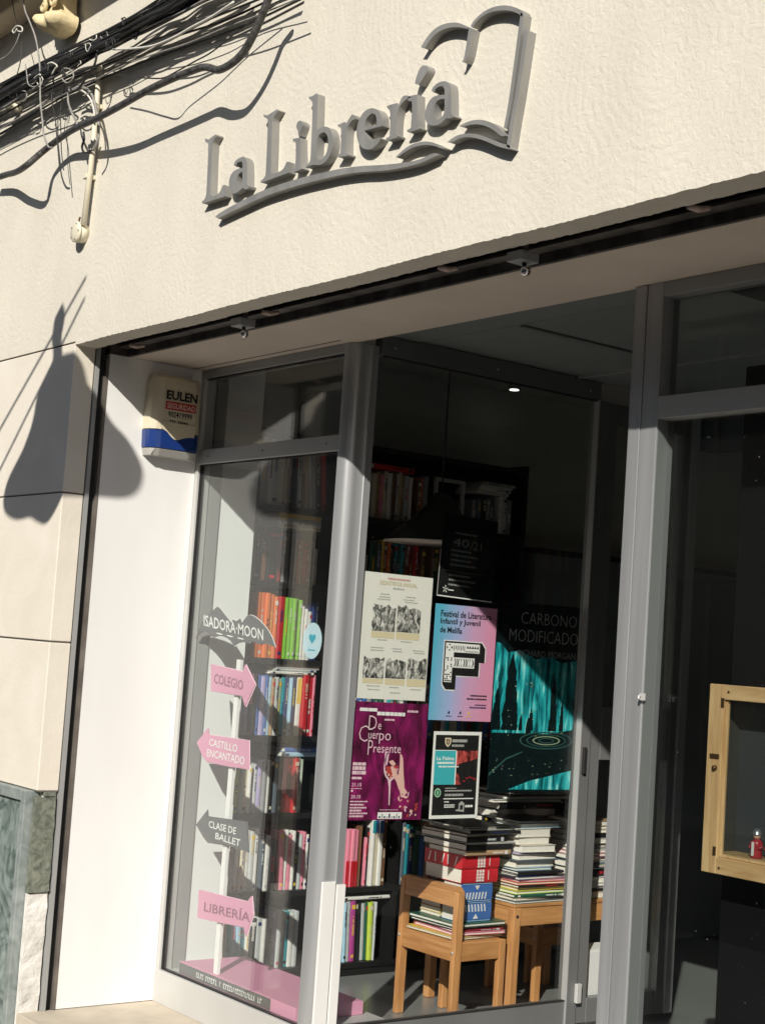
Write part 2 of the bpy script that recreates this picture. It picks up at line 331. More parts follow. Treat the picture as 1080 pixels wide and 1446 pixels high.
# shutter guide and slot
box('shutter_guide', B, -1.05, -0.996, 0.088, 0.104, -0.16, 2.285, M_ALUM)
box('shutter_guide', B, -1.05, -1.016, 0.104, 0.132, -0.16, 2.285, M_GASKET)
box('shutter_guide', B, -1.05, -0.998, 0.132, 0.143, -0.16, 2.240, M_RUSTL)
box('shutter_slot_back', B, -1.05, 8, 0.215, 0.228, 2.262, 2.50, M_RUST)
box('shutter_slot_top', B, -1.05, 8, 0.088, 0.215, 2.40, 2.42, M_RUST)
box('shutter_slot_front', B, -1.05, 8, 0.0862, 0.094, 2.276, 2.40, M_RUST)
box('steel_flange', B, -1.0, 8, 0.17, 0.214, 2.290, 2.298, M_RUST)
box('steel_flange', B, -1.0, 8, 0.100, 0.125, 2.306, 2.314, M_RUSTL)
box('shutter_slot_end', B, -1.0495, -1.0, 0.144, 0.2145, 2.2625, 2.42, M_RUST)
box('shutter_slot_end', B, -1.0495, -1.02, 0.0862, 0.1435, 2.286, 2.42, M_RUST)
box('soffit_board', B, -1.0, 8, 0.2285, 0.56, 2.262, 2.30, M_SOFFIT)
box('soffit_seam', B, -1.0, -0.03, 0.50, 0.505, 2.2605, 2.262, M_RUSTL)
# white reveal panel, inner stub wall, sill
box('reveal_panel', B, -1.05, -1.0, 0.145, 0.545, -0.135, 2.2615, M_WHITE)
box('stub_wall', B, -1.40, -0.985, 0.655, 0.825, -0.12, 2.60, M_WALLW)
box('door_sill', B, -1.012, 8, 0.0, 0.62, -0.25, -0.138, M_SILL, bevel=0.004)
# shop interior shell
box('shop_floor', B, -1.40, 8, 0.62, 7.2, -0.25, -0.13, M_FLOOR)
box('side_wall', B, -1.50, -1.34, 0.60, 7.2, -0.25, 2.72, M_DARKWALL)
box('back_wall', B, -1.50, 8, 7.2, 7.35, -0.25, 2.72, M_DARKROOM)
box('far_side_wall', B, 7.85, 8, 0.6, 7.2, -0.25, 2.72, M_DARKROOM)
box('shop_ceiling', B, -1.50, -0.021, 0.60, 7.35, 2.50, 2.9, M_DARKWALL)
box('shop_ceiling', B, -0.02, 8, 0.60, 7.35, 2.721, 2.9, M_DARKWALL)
# porch ceiling with recessed trims
box('porch_ceiling', B, 0.0, 1.33, 0.56, 0.81, 2.302, 2.36, M_VCEIL)
box('porch_ceiling', B, 0.0, 1.33, 0.825, 1.56, 2.306, 2.36, M_VCEIL)
box('porch_ceiling', B, 0.0, 1.33, 1.575, 2.30, 2.303, 2.36, M_VCEIL)
box('ceiling_trim', B, 0.505, 0.525, 0.83, 1.55, 2.299, 2.3055, M_ALUD)
box('ceiling_trim', B, 0.03, 1.32, 1.561, 1.574, 2.296, 2.310, M_ALUM)
box('shop_ceiling', B, 1.345, 8, 0.61, 2.3, 2.46, 2.5, M_VCEIL)
box('ceiling_trim', B, 1.35, 8, 1.50, 1.512, 2.45, 2.459, M_ALUM)
box('ceiling_trim', B, 2.4, 2.44, 0.65, 2.3, 2.44, 2.459, M_GASKET)
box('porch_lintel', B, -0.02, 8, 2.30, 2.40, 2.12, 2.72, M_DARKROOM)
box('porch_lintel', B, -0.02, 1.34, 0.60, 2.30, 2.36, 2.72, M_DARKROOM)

# ---- display window left of the entrance
def pane(name, parent, x0, x1, y0, y1, z0, z1, m=M_GLASS): return box(name, parent, x0, x1, y0, y1, z0, z1, m)
W1 = MB().box(-1.0, -0.978, 0.545, 0.60, -0.02, 2.232, M_ALUL).build('display_window', B, bevel=0.0015)
box('window_frame', W1, -0.9995, -0.052, 0.542, 0.605, 2.230, 2.261, M_ALUM, bevel=0.0015)
box('window_frame', W1, -0.978, -0.052, 0.540, 0.600, 1.893, 1.948, M_ALUM, bevel=0.002)
box('bottom_panel', W1, -1.0, -0.052, 0.540, 0.600, -0.138, -0.018, M_ALUL, bevel=0.002)
box('window_frame', W1, -0.9995, -0.977, 0.6055, 0.654, -0.10, 2.232, M_ALUM)
box('gasket', W1, -0.978, -0.052, 0.5545, 0.5735, -0.0178, -0.0135, M_GASKET)
box('gasket', W1, -0.978, -0.052, 0.5545, 0.5735, 1.888, 1.8928, M_GASKET)
box('gasket', W1, -0.978, -0.052, 0.5545, 0.5735, 2.2255, 2.2298, M_GASKET)
box('gasket', W1, -0.9778, -0.9735, 0.5545, 0.5735, -0.0130, 1.8878, M_GASKET)
pane('glass_pane', W1, -0.9733, -0.053, 0.560, 0.568, -0.013, 1.8875)
pane('glass_pane', W1, -0.9775, -0.053, 0.560, 0.568, 1.9485, 2.2250)
# ---- rounded corner post
def round_post():
    mb = MB(); out = [(-0.052, 0.62), (-0.052, 0.54)]
    R = 0.042
    for k in range(9):
        a = -math.pi/2 + (math.pi/2)*k/8; out.append((-R + R*math.cos(a), 0.54+R + R*math.sin(a)))
    out += [(0.0, 0.615), (0.003, 0.618), (0.003, 0.645), (-0.03, 0.645)]
    n = len(out); vs = [(x, y, z) for z in (-0.138, 2.2612) for x, y in out]
    mb.add(vs, [(i, (i+1) % n, n+(i+1) % n, n+i) for i in range(n)], M_ALU, False)
    for i in range(2, 11):
        mb.smooth[i] = True
    mb.add(vs, [tuple(range(n))[::-1], tuple(range(n, 2*n))], M_ALU); return mb
P1 = round_post().build('corner_post', B)
box('white_guard_strip', P1, 0.0005, 0.010, 0.560, 0.612, -0.137, 0.462, M_WHITE, bevel=0.001)
box('white_guard_strip', P1, 0.0035, 0.012, 0.618, 0.652, -0.137, 0.452, M_WHITE, bevel=0.001)
# ---- glazed side of the porch (plane x = 0)
W2 = box('porch_window', B, -0.022, 0.020, 0.646, 1.70, 2.232, 2.300, M_ALUD, bevel=0.002)
box('bottom_rail', W2, -0.022, 0.020, 0.655, 1.688, -0.10, -0.012, M_ALUD, bevel=0.002)
pane('glass_pane', W2, -0.004, 0.004, 0.647, 1.689, -0.0115, 2.2315, M_GLASSP)
box('mullion', W2, -0.022, 0.024, 1.690, 1.742, -0.10, 2.2315, M_ALUD, bevel=0.002)
box('mullion_fin', W2, 0.0, 0.028, 1.685, 1.6895, -0.10, 2.2315, M_ALUM)
box('mullion', W2, -0.020, 0.016, 1.746, 1.800, -0.10, 2.2315, M_ALUD, bevel=0.002)
box('hinge', W2, 0.0245, 0.040, 1.728, 1.752, -0.02, 0.05, M_ALUL, bevel=0.002)
box('hinge', W2, 0.0245, 0.036, 1.700, 1.715, 0.82, 0.92, M_GASKET, bevel=0.002)
W3 = box('porch_side_light', B, -0.02, 0.018, 1.8005, 2.175, 0.872, 1.070, M_ALUD, bevel=0.002)
box('top_rail', W3, -0.02, 0.018, 1.8005, 2.175, 2.16, 2.2315, M_ALUD, bevel=0.002)
box('bottom_rail', W3, -0.02, 0.018, 1.8005, 2.175, -0.10, -0.012, M_ALUD, bevel=0.002)
pane('glass_pane', W3, -0.004, 0.004, 1.8005, 2.175, -0.0115, 0.8715, M_GLASSP)
pane('glass_pane', W3, -0.004, 0.004, 1.8005, 2.175, 1.0705, 2.1595, M_GLASSP)
box('end_post', W3, -0.022, 0.022, 2.1755, 2.212, -0.10, 2.30, M_ALUD, bevel=0.002)
box('end_post', W3, -0.022, 0.030, 2.2165, 2.262, -0.10, 2.30, M_ALUM, bevel=0.002)
box('gasket', W2, 0.0045, 0.0215, 0.656, 1.6845, -0.0118, -0.0075, M_GASKET)
box('gasket', W2, 0.0045, 0.0190, 0.656, 1.6845, 2.2270, 2.2312, M_GASKET)
for yy_, zz_ in ((0.70, 2.262), (1.17, 2.266), (1.64, 2.262)): MB().lathe([(0.0045, 0), (0.0045, 0.0012), (0.002, 0.002)], M_ALUL, 8, Matrix.Translation((0.0202, yy_, zz_)) @ Matrix.Rotation(math.pi/2, 4, 'Y')).build('screw', W2)
for xx_ in (-0.90, -0.52, -0.12): MB().lathe([(0.004, 0), (0.004, 0.0012), (0.002, 0.002)], M_RUSTL, 8, Matrix.Translation((xx_, 0.5398, 1.920)) @ Matrix.Rotation(math.pi/2, 4, 'X')).build('screw', W1)
box('mitre_joint', W1, -0.0905, -0.0895, 0.5392, 0.5396, -0.136, -0.02, M_RUSTL)
# ---- right hand post and window
P2 = box('door_post', B, 1.284, 1.326, 0.540, 0.610, -0.138, 2.2612, M_ALU, bevel=0.002)
box('post_profile', P2, 1.3285, 1.384, 0.542, 0.610, -0.138, 2.2612, M_ALU, bevel=0.002)
W4 = box('right_window', B, 1.3842, 6.0, 0.543, 0.605, 2.222, 2.2612, M_ALUM, bevel=0.002)
box('transom_rail', W4, 1.3845, 6.0, 0.541, 0.603, 1.893, 1.952, M_ALUM, bevel=0.002)
box('stile_strip', W4, 1.3842, 1.3864, 0.548, 0.584, -0.011, 1.8925, mat('greenish_stile', (0.12, 0.135, 0.13), 0.5, metal=0.2))
pane('glass_pane', W4, 1.3845, 6.0, 0.585, 0.593, 1.9525, 2.2215, M_GLASSD)
pane('glass_pane', W4, 1.3865, 6.0, 0.585, 0.593, -0.0115, 1.8925, M_GLASSD)
box('bottom_rail', W4, 1.3845, 6.0, 0.541, 0.603, -0.138, -0.012, M_ALUM, bevel=0.002)
k = MB().box(1.3848, 1.396, 0.530, 0.542, 1.152, 1.170, M_ALUL).tube([(1.390, 0.530, 1.164), (1.391, 0.522, 1.162), (1.394, 0.519, 1.154)], 0.0035, M_ALUL)
k.build('latch', W4)

# ---- cornice slab above, out of the top of the frame, whose shadow darkens the top left corner
CORN = box('cornice', B, -8, 8, -0.31, -0.0005, 3.775, 3.95, M_OCHRE, bevel=0.01)
box('cornice_fillet', CORN, -8, 8, -0.12, -0.0005, 3.70, 3.7745, M_OCHRE, bevel=0.01)

# ================================================================== THE SIGN: grey raised letters on the stucco
FP = Plane((0, 0, 0), (1, 0, 0), (0, 0, 1))          # facade plane, +n towards the street
SD = 0.027
def px_poly(base, sc, pts, y=-SD, it=2):
    if it: pts = [tuple(p) for p in chaikin(pts, it)]
    return [(lambda w: (w.x, w.z))(onY((base[0]+p[0]/sc, base[1]+p[1]/sc), y)) for p in pts]
SIGN = thing('wall_sign', 'grey raised lettering and open book emblem fixed on the cream stucco wall', 'sign', (0.6, -0.016, 2.55))
def glyph(name, base, polys, d=SD, it=2, m=None, lab=None):
    mb = MB(); FP.poly(mb, [px_poly(base, 6.0, P, -d, it) for P in polys], m or M_SIGN, 0.0006, d)
    return mb.build(name, SIGN, bevel=0.0018, label=lab)
A1, A2, A3, A4, A5 = (280, 170), (360, 110), (480, 80), (580, 0), (580, 120)
glyph('letter', A1, [[(55,150),(88,158),(122,130),(150,114),(158,128),(128,165),(116,215),(102,628),(130,640),(180,612),(205,548),(224,542),(224,640),(32,702),(28,688),(58,662),(70,610),(86,215),(82,190),(60,180)]], lab='capital letter L of the short first word')
glyph('letter', A1, [[(300,378),(308,345),(342,315),(380,303),(404,322),(414,360),(414,540),(432,552),(424,574),(398,582),(375,567),(350,592),(310,618),(280,612),(262,570),(258,520),(272,460),(300,425),(340,405),(374,400),(376,362),(368,345),(345,345),(325,362),(315,388)], [(374,432),(350,440),(332,470),(325,520),(334,560),(352,566),(374,536)]], lab='letter a of the short first word')
glyph('letter', A2, [[(70,305),(105,315),(140,290),(188,262),(198,272),(165,315),(150,350),(147,380),(134,803),(170,808),(240,775),(266,710),(284,705),(284,800),(50,886),(46,872),(84,840),(92,800),(110,370),(106,345),(78,330)]], lab='capital letter L of the long second word')
glyph('letter', A2, [[(320,512),(382,503),(386,750),(402,766),(325,797),(318,785),(342,765),(348,560),(342,540),(322,535)]], lab='letter i with a drop shaped dot')
glyph('letter_dot', A2, [[(350,400),(358,370),(382,357),(400,370),(404,395),(392,430),(380,462),(372,490),(364,470),(366,445),(352,425)]])
glyph('letter', A2, [[(455,155),(480,155),(520,126),(532,135),(524,440),(560,412),(600,406),(635,425),(658,490),(660,570),(635,655),(592,715),(545,737),(500,732),(470,737),(425,757),(428,745),(465,710),(472,660),(490,230),(482,190),(458,175)], [(528,500),(556,462),(590,457),(612,482),(622,530),(616,600),(592,660),(560,690),(530,686),(518,660)]], lab='letter b')
glyph('letter', A2, [[(700,395),(762,368),(768,398),(792,345),(822,305),(852,318),(850,345),(818,357),(788,400),(774,450),(770,628),(792,640),(790,655),(696,667),(694,650),(722,635),(732,480),(727,420),(705,412)]], lab='letter r after the b')
glyph('letter', A3, [[(138,620),(150,560),(185,480),(235,437),(285,430),(330,453),(352,505),(356,583),(206,624),(214,668),(250,712),(300,704),(330,680),(348,690),(330,722),(295,760),(250,785),(200,780),(160,740),(142,680)], [(204,598),(212,545),(238,500),(270,475),(300,487),(312,530),(310,572)]], lab='letter e')
glyph('letter', A3, [[(395,415),(430,402),(485,388),(492,418),(520,342),(548,322),(592,330),(602,340),(565,355),(522,390),(494,440),(476,520),(470,655),(492,665),(485,682),(392,706),(388,690),(420,672),(428,500),(422,450),(400,432)]], lab='letter r after the e')
glyph('letter', A3, [[(570,348),(590,328),(656,316),(657,590),(676,600),(668,613),(572,637),(566,620),(600,602),(612,420),(606,372),(580,372)]], lab='letter i under the slanted accent')
glyph('letter_accent', A3, [[(635,225),(640,190),(670,100),(698,70),(735,72),(745,92),(735,130),(690,200),(664,236)]])
glyph('letter', A3, [[(775,285),(790,250),(830,215),(880,200),(920,215),(940,250),(942,480),(962,490),(968,505),(930,520),(900,517),(880,537),(840,572),(790,582),(745,572),(722,532),(716,490),(730,420),(760,362),(800,330),(850,320),(886,320),(886,272),(870,247),(840,247),(810,267),(795,302)], [(886,352),(850,354),(812,378),(795,440),(795,505),(815,535),(850,520),(886,475)]], lab='last letter a')
def band(name, top, bot, d=SD, lab=None):
    P = list(top)+list(bot)[::-1]; mb = MB(); FP.poly(mb, [px_poly((0, 0), 1.0, P, -d, 2)], M_SIGN, 0.0006, d); return mb.build(name, SIGN, bevel=0.0012, label=lab)
band('underline_swoosh', [(304,305),(313,298),(343,282),(367,270),(397,259),(430,249),(460,242.5),(477,238),(510,233.5),(540,232.5),(580,228),(597,223),(612,215),(620,217)],
     [(307,308),(330,297),(350,287.5),(372,277),(402,267),(432,258),(462,251),(480,246.5),(510,242),(540,241),(575,235),(596,229),(612,221),(619,218)])
band('page_outline', [(558.5,221.5),(570,210),(583,202),(600,198.5),(612,200.5),(620,205),(628,208.5)], [(561,222),(573,213),(585,206.5),(600,203.5),(612,205),(620,208),(626,210)], lab='short leaf curve over the underline')
band('page_outline', [(664,36),(670,26.5),(683,15),(697,8.5),(713,6.2),(727,9),(737.5,15),(738,20)], [(667,38.5),(673,28),(686,18.5),(701,14),(717,13.5),(728,16.5),(735,21),(736,23)], lab='right page top curve')
band('page_outline', [(594,66),(605,48),(618,36),(634,31),(647,31),(656,35),(661,38)], [(600,66.5),(608,54),(619,43.5),(633,38),(646,37),(656,39),(660,40)], lab='left page top curve')
band('book_spine', [(735,17),(718,145),(711,180)], [(739.5,19),(722.5,147),(715,181)])
band('book_spine', [(741,41.5),(728,130),(719.5,176),(715,206)], [(746,42),(732.5,132),(724,180),(719.5,209)])
band('page_outline', [(662,38),(655,84),(651.5,86.5)][0:3], [(667,39.5),(660,78),(655.5,87.5)][0:3], lab='left page inner edge')
band('page_outline', [(648,177.5),(660,171),(673,168),(687,169.5),(700,176),(711,186),(713,191)], [(655,178),(664,175.5),(675,174.5),(687,177.5),(697,183),(706,191),(711,192)], lab='upper of the two curves under the book')
band('page_outline', [(631.5,200),(643,191),(657,187.5),(673,188.5),(690,194.5),(703,200.5),(719,204.5),(721,209)], [(638,200.5),(648,194.5),(659,192.5),(672,194),(688,199.5),(702,206),(715,209.5),(720,210)], lab='lower of the two curves under the book')

# ================================================================== CABLES
def spline(P, n=6):
    P = [Vector(p) for p in P]; Q = [P[0]*2-P[1]]+P+[P[-1]*2-P[-2]]; out = []
    for i in range(1, len(Q)-2):
        for k in range(n):
            t = k/n; a, b, c, d = Q[i-1:i+3]
            out.append(0.5*((2*b)+(c-a)*t+(2*a-5*b+4*c-d)*t*t+(3*b-a-3*c+d)*t**3))
    out.append(P[-1]); return out
def cable(name, px, d, r, m, label, cat='cable', group=None, n=6, sides=7):
    ds = d if isinstance(d, (list, tuple)) else [d]*len(px)
    pts = spline([onY(p, -dd) for p, dd in zip(px, ds)], n)
    return MB().tube(pts, r, m, sides).build(name, None, loc=pts[0], label=label, cat=cat, group=group)
cable('wall_conduit', [(392,-30),(380,-5),(371,18),(358,48),(343,74),(326,90),(308,98),(290,94),(272,99),(240,112),(205,129),(170,149),(138,166),(108,180),(86,194),(60,214),(40,231),(24,242),(10,246),(-8,252),(-30,258)], [.13,.12,.12,.12,.12,.125,.12,.12,.125,.13,.13,.125,.11,.09,.070,.085,.135,.105,.065,.05], 0.0125, M_CONDB, 'thick black corrugated conduit sagging in front of the sunlit stucco wall', 'conduit')
GRP = 'thin cables in the bundle along the wall'
rg = random.Random(5)
base1 = [(-60,172),(-20,148),(30,118),(80,92),(130,66),(180,40),(230,14),(280,-14),(340,-44)]
def wander(P, am, r):
    out = []; dx = dy = 0
    for x, y in P:
        dx = dx*0.45 + r.uniform(-am, am)*0.5; dy = dy*0.45 + r.uniform(-am, am); out.append((x+dx, y+dy))
    return out
def dense(P):
    Q = []
    for a, b in zip(P, P[1:]): Q += [a, ((a[0]+b[0])/2, (a[1]+b[1])/2)]
    return Q+[P[-1]]
for i in range(27):
    g = i//9                      # three strands of the bundle, bound together near x = 130 and parting to both sides
    off = (-15, 1, 17)[g]; wob = ((i % 9)-4)*1.35
    P = [(x+0.4*(off*f_+wob), y+0.85*(off*f_+wob)) for (x, y), f_ in ((p, 0.45+0.55*abs(j-4.2)/4.2) for j, p in enumerate(base1))]
    P = wander(dense(P), rg.choice([0.5, 0.9, 1.6, 2.6]), rg); d = (0.085, 0.115, 0.10)[g] + rg.uniform(-0.022, 0.022)
    c = rg.random(); m = M_CABLE if c < 0.84 else M_CABLEG if c < 0.94 else M_CABLEW
    cable('telephone_cable', P, [d+rg.uniform(-0.006, 0.006) for _ in P], rg.choice([0.0026, 0.0034, 0.0042, 0.0055, 0.0075]), m,
          '%s cable in the dense bundle at the top left, %s from above' % ('black' if c < 0.84 else 'grey' if c < 0.94 else 'white', ORD[i+1]), 'cable', GRP, 4, 7)
GRP2 = 'loose cables below the main bundle'
base2 = [(-60,200),(-20,178),(30,148),(75,122),(120,102),(170,80),(215,62),(260,46),(310,28),(360,8),(420,-20)]
for i in range(6):
    off = -10+30*i/5; 
    P = wander([(x+0.4*off, y+0.85*off) for x, y in base2], rg.choice([1.5, 3, 5]), rg); d = rg.uniform(0.015, 0.10)
    cable('telephone_cable', P, [max(0.01, d+rg.uniform(-0.012, 0.012)) for _ in P], rg.choice([0.0018, 0.0026, 0.004]), M_CABLE if rg.random() < 0.7 else M_CABLEG,
          'loose thin cable running under the dense bundle, %s from above' % ORD[i+1], 'cable', GRP2, 5, 6)
# knots, ties and frayed ends where the strands are bound together
for i in range(16):
    x = 22+i*11+rg.uniform(-3, 3); y = 96-0.55*(x-70)+rg.uniform(-14, 16); q = []
    rr = rg.uniform(3, 9); a0 = rg.uniform(0, 6); n_ = rg.randint(5, 9)
    for k_ in range(n_): q.append((x+rr*math.cos(a0+k_*0.9)*(1-0.06*k_), y+rr*0.8*math.sin(a0+k_*0.9)*(1-0.06*k_)+k_*rg.uniform(-0.6, 1.6)))
    cable('cable_loop', q, rg.uniform(0.10, 0.165), rg.choice([0.0015, 0.0022, 0.003]), rg.choice([M_CABLE, M_CABLE, M_CABLEG, M_CABLEW]), 'small wire loop sticking out of the cable bundle, %s from the left' % ORD[i+1], 'cable', 'wire loops in the bundle', 4, 6)
for P, d, r, m, lab in [
    ([(31,-20),(35,12),(42,30),(50,52),(55,80),(57,110),(57,140),(60,170),(62,190),(68,206),(74,208)], 0.135, 0.0035, M_CABLEG, 'long white cable hanging straight down at the far left over the bundle'),
    ([(14,-20),(20,15),(26,40),(30,60),(29,85),(24,105)], 0.13, 0.002, M_CABLE, 'short black wire dropping from the cornice at the far left'),
    ([(77,95),(75,120),(73,140),(78,165),(80,190),(82,212),(84,236)], 0.10, 0.0025, M_CABLE, 'black wire hanging beside the white conduit, nearer the left edge'),
    ([(92,120),(86,150),(86,185),(87,215),(90,240)], 0.05, 0.002, M_CABLE, 'thin dark shadow line left of the white conduit, built as a wire'),  # a shadow line on the wall, built as a thin dark tube
    ([(98,122),(96,140),(100,155),(106,168),(110,176)], 0.10, 0.0042, M_CABLEG, 'grey cable loop descending towards the thick conduit'),
    ([(102,126),(112,122),(124,126),(132,138),(136,156),(139,172),(139,192),(136,204),(131,212)], 0.075, 0.005, M_CABLEG, 'wide grey cable loop bending down onto the white conduit'),
    ([(106,128),(114,127),(122,132),(129,142),(133,158),(134,176)], 0.085, 0.0035, M_CABLEW, 'pale inner cable loop beside the white conduit'),
    ([(138,70),(133,92),(122,108),(113,122),(106,128)], 0.12, 0.0045, M_CABLE, 'black cable linking the bundle to the cable loops'),
    ([(118,186),(119,196),(116,206),(118,214),(124,215),(131,210)], 0.04, 0.0042, M_CABLE, 'small black hooked cable end on the white conduit'),
    ([(166,104),(190,108),(215,110),(232,109),(250,100),(275,86),(300,72),(340,40),(390,5)], [0.10,0.10,0.11,0.115,0.1,0.09,0.08,0.07,0.06], 0.0026, M_CABLE, 'single thin cable resting on the thick conduit'),
    ([(160,69),(185,68),(215,64),(245,52),(270,38),(300,22),(330,2)], 0.13, 0.004, M_CABLEW, 'pale cable curving out to the right of the bundle'),
    ([(86,100),(92,96),(100,98),(104,106),(100,114),(93,116),(88,110),(90,104),(96,104)], 0.15, 0.0028, M_CABLEG, 'tight coil of grey wire in front of the bundle'),
    ([(36,90),(38,105),(40,118),(48,122),(56,118)], 0.14, 0.0026, M_CABLEG, 'little grey wire curl left of the coil'),
    ([(-10,88),(10,78),(22,62),(28,46)], 0.14, 0.003, M_CABLEG, 'short grey wire crossing the corner left of the ornament')]:
    cable('loose_cable', P, d, r, m, lab)
# hook-ended bracket, insulator
MB().tube(spline([onY(p, -0.145) for p in [(24,40),(20,46),(18,42),(24,36),(31,38),(31,44),(25,43)]], 4), 0.003, M_CABLEW, 6).build('wire_hook', None, label='small pale hook with a ring hanging at the far left above the cables', cat='hook')
def at_plane(P, M): return M @ P
def frame_at(o, n, up=Vector((0, 0, 1))):
    n = Vector(n).normalized(); x = up.cross(n).normalized(); y = n.cross(x)
    return Matrix.Translation(o) @ Matrix((x, y, n)).transposed().to_4x4()
INS = thing('cable_insulator', 'small cream wall insulator under the cable bundle at the left edge', 'insulator', onY((30, 152), 0.0))
c = onY((30, 152), 0.0)
MB().lathe([(0.022, 0.0005), (0.022, 0.02), (0.013, 0.03), (0.012, 0.055), (0.02, 0.062), (0.018, 0.075), (0.004, 0.08)], M_CREAM, 14, frame_at(c, (0, -1, 0))).build('insulator_body', INS)
# white conduit with junction box
CT = thing('surface_conduit', 'cream plastic tube running straight down the stucco wall from the cable bundle', 'conduit', onY((122, 312), 0))
MB().tube([onY(p, -0.026) for p in [(141, 92), (137, 140), (131, 212), (118, 318)]], 0.0105, M_CREAM, 10).build('tube', CT)
for p in ((136, 150), (126, 250)):
    q = onY(p, -0.02); box('pipe_clip', CT, q.x-0.016, q.x+0.016, -0.040, -0.0005, q.z-0.008, q.z+0.008, M_CREAM, bevel=0.002)
MB().tube([onY(p, -0.03) for p in [(136, 196), (133, 204), (128, 206), (126, 212)]], 0.008, M_CABLEW, 8).build('elbow', CT)
JB = thing('junction_box', 'round cream junction box at the lower end of the plastic tube', 'junction box', onY((117, 328), 0))
c = onY((120, 330), 0)
MB().lathe([(0.037, 0.0006), (0.037, 0.030), (0.034, 0.032)], M_CREAM, 28, frame_at(c, (0, -1, 0))).build('box_body', JB)
MB().lathe([(0.039, 0.0325), (0.039, 0.038), (0.036, 0.041), (0.012, 0.042)], M_CREAM, 28, frame_at(c, (0, -1, 0))).build('box_lid', JB)
for a in range(5):
    q = c + Vector((0.031*math.cos(a*1.25), -0.0425, 0.031*math.sin(a*1.25)))
    MB().lathe([(0.003, 0), (0.003, 0.002)], M_CABLEG, 8, frame_at(q, (0, -1, 0))).build('screw', JB)
MB().tube(spline([c+Vector(v) for v in [(-0.012, -0.02, 0.036), (-0.016, -0.02, 0.05), (-0.01, -0.02, 0.062)]], 3), 0.0035, M_BRASS, 6).build('cable_gland', JB)

# scrolled stucco ornament under the cornice
def ornament():
    o = onY((98, 50), -0.02); t = thing('stucco_ornament', 'ochre cream scrolled plaster bracket above the tangle of cables', 'ornament', o)
    M = frame_at(o, (0, -1, 0)); mb = MB()
    prof = [(0.0, 0.05), (0.035, 0.07), (0.062, 0.09), (0.060, 0.125), (0.045, 0.155), (0.03, 0.2), (0.035, 0.26), (0.05, 0.32)]
    mb = MB(); n = 22; vs = []; fs = []
    prof2 = [(0.030, -0.004, 0.06), (0.058, 0.002, 0.105), (0.078, 0.018, 0.130), (0.084, 0.036, 0.135), (0.076, 0.052, 0.125), (0.056, 0.062, 0.100), (0.047, 0.080, 0.082), (0.043, 0.105, 0.078), (0.046, 0.135, 0.085), (0.056, 0.17, 0.11), (0.066, 0.22, 0.14), (0.07, 0.40, 0.2)]
    for hw, z, dp in prof2:
        for k in range(n):
            a = math.pi*k/(n-1); lobes = 1+0.10*math.cos(5*a+0.6)*(1 if z < 0.06 else 0.5)+0.06*math.sin(9*a+z*60)
            vs.append(M @ Vector((-hw*math.cos(a)*lobes, z, dp*math.sin(a)**0.7*lobes)))
    for i in range(len(prof2)-1):
        for k in range(n-1): fs.append((i*n+k, i*n+k+1, (i+1)*n+k+1, (i+1)*n+k))
    mb.add(vs, fs + [tuple(range(n))[::-1]], M_ORN, True).build('bracket', t)
    for sx in (-1, 1):
        sp = [M @ Vector((sx*(0.044+0.026*math.cos(a)*(1-a/14)), 0.100+0.026*math.sin(a)*(1-a/14), 0.095)) for a in [x*0.5 for x in range(20)]]
        MB().tube(sp, 0.009, M_ORN, 7).build('scroll', t)
    MB().lathe([(0.004, -0.006), (0.016, 0.0), (0.018, 0.012), (0.01, 0.022)], M_ORN, 12, M @ Matrix.Translation((0.0, 0.125, 0.085))).build('rosette', t)
    lf = [M @ Vector((x, z, 0.13)) for x, z in [(-0.03, 0.13), (-0.045, 0.17), (-0.02, 0.2), (0.01, 0.17), (0.03, 0.2)]]
    MB().tube(spline(lf, 4), 0.012, M_ORN, 7).build('scroll', t)
ornament()

# ================================================================== small things under the lintel
M_HOOK = mat('rusty_hook', (0.55, 0.42, 0.36), 0.6, var=0.2, vscale=40)
for p, lab in [((185,487), 'pale peg under the lintel, nearest the left jamb'), ((372,440), 'pale peg just right of the left spot lamp'), ((622,377), 'pale peg left of the right spot lamp'), ((975,291), 'rusty pink peg farthest right under the lintel')]:
    o = onZ(p, 2.274); dy = 0.05
    MB().tube([o+Vector((-0.004, -0.004, 0.0)), o+Vector((0.004, 0.022, -0.002)), o+Vector((0.010, dy, 0.006))], [0.0075, 0.0085, 0.006], M_HOOK, 8).build('awning_peg', None, label=lab, cat='peg', group='pegs under the lintel')
for (p, lab, sc) in [((337, 455), 'small silver spot lamp fixed under the lintel, near the alarm box', 1.0), ((732, 362), 'small silver spot lamp fixed under the lintel, above the entrance', 1.0)]:
    o = onY(p, 0.10); t = thing('spot_lamp', lab, 'lamp', o)
    box('bracket', t, o.x-0.004, o.x+0.004, 0.112, 0.130, o.z+0.01, 2.395, M_RUSTL)
    box('lamp_housing', t, o.x-0.032, o.x+0.024, 0.088, 0.150, o.z-0.012, o.z+0.014, M_ALUM, bevel=0.003)
    MB().tube([(o.x, 0.12, o.z-0.012), (o.x+0.004, 0.12, o.z-0.024)], 0.006, M_GASKET, 8).build('stem', t)
    MB().lathe([(0.002, -0.014), (0.010, -0.010), (0.014, 0.0), (0.013, 0.006), (0.007, 0.012)], mat('polished_chrome', (0.75, 0.72, 0.70), 0.12, metal=1.0), 16, Matrix.Translation((o.x+0.008, 0.12, o.z-0.034))).build('ball_head', t)

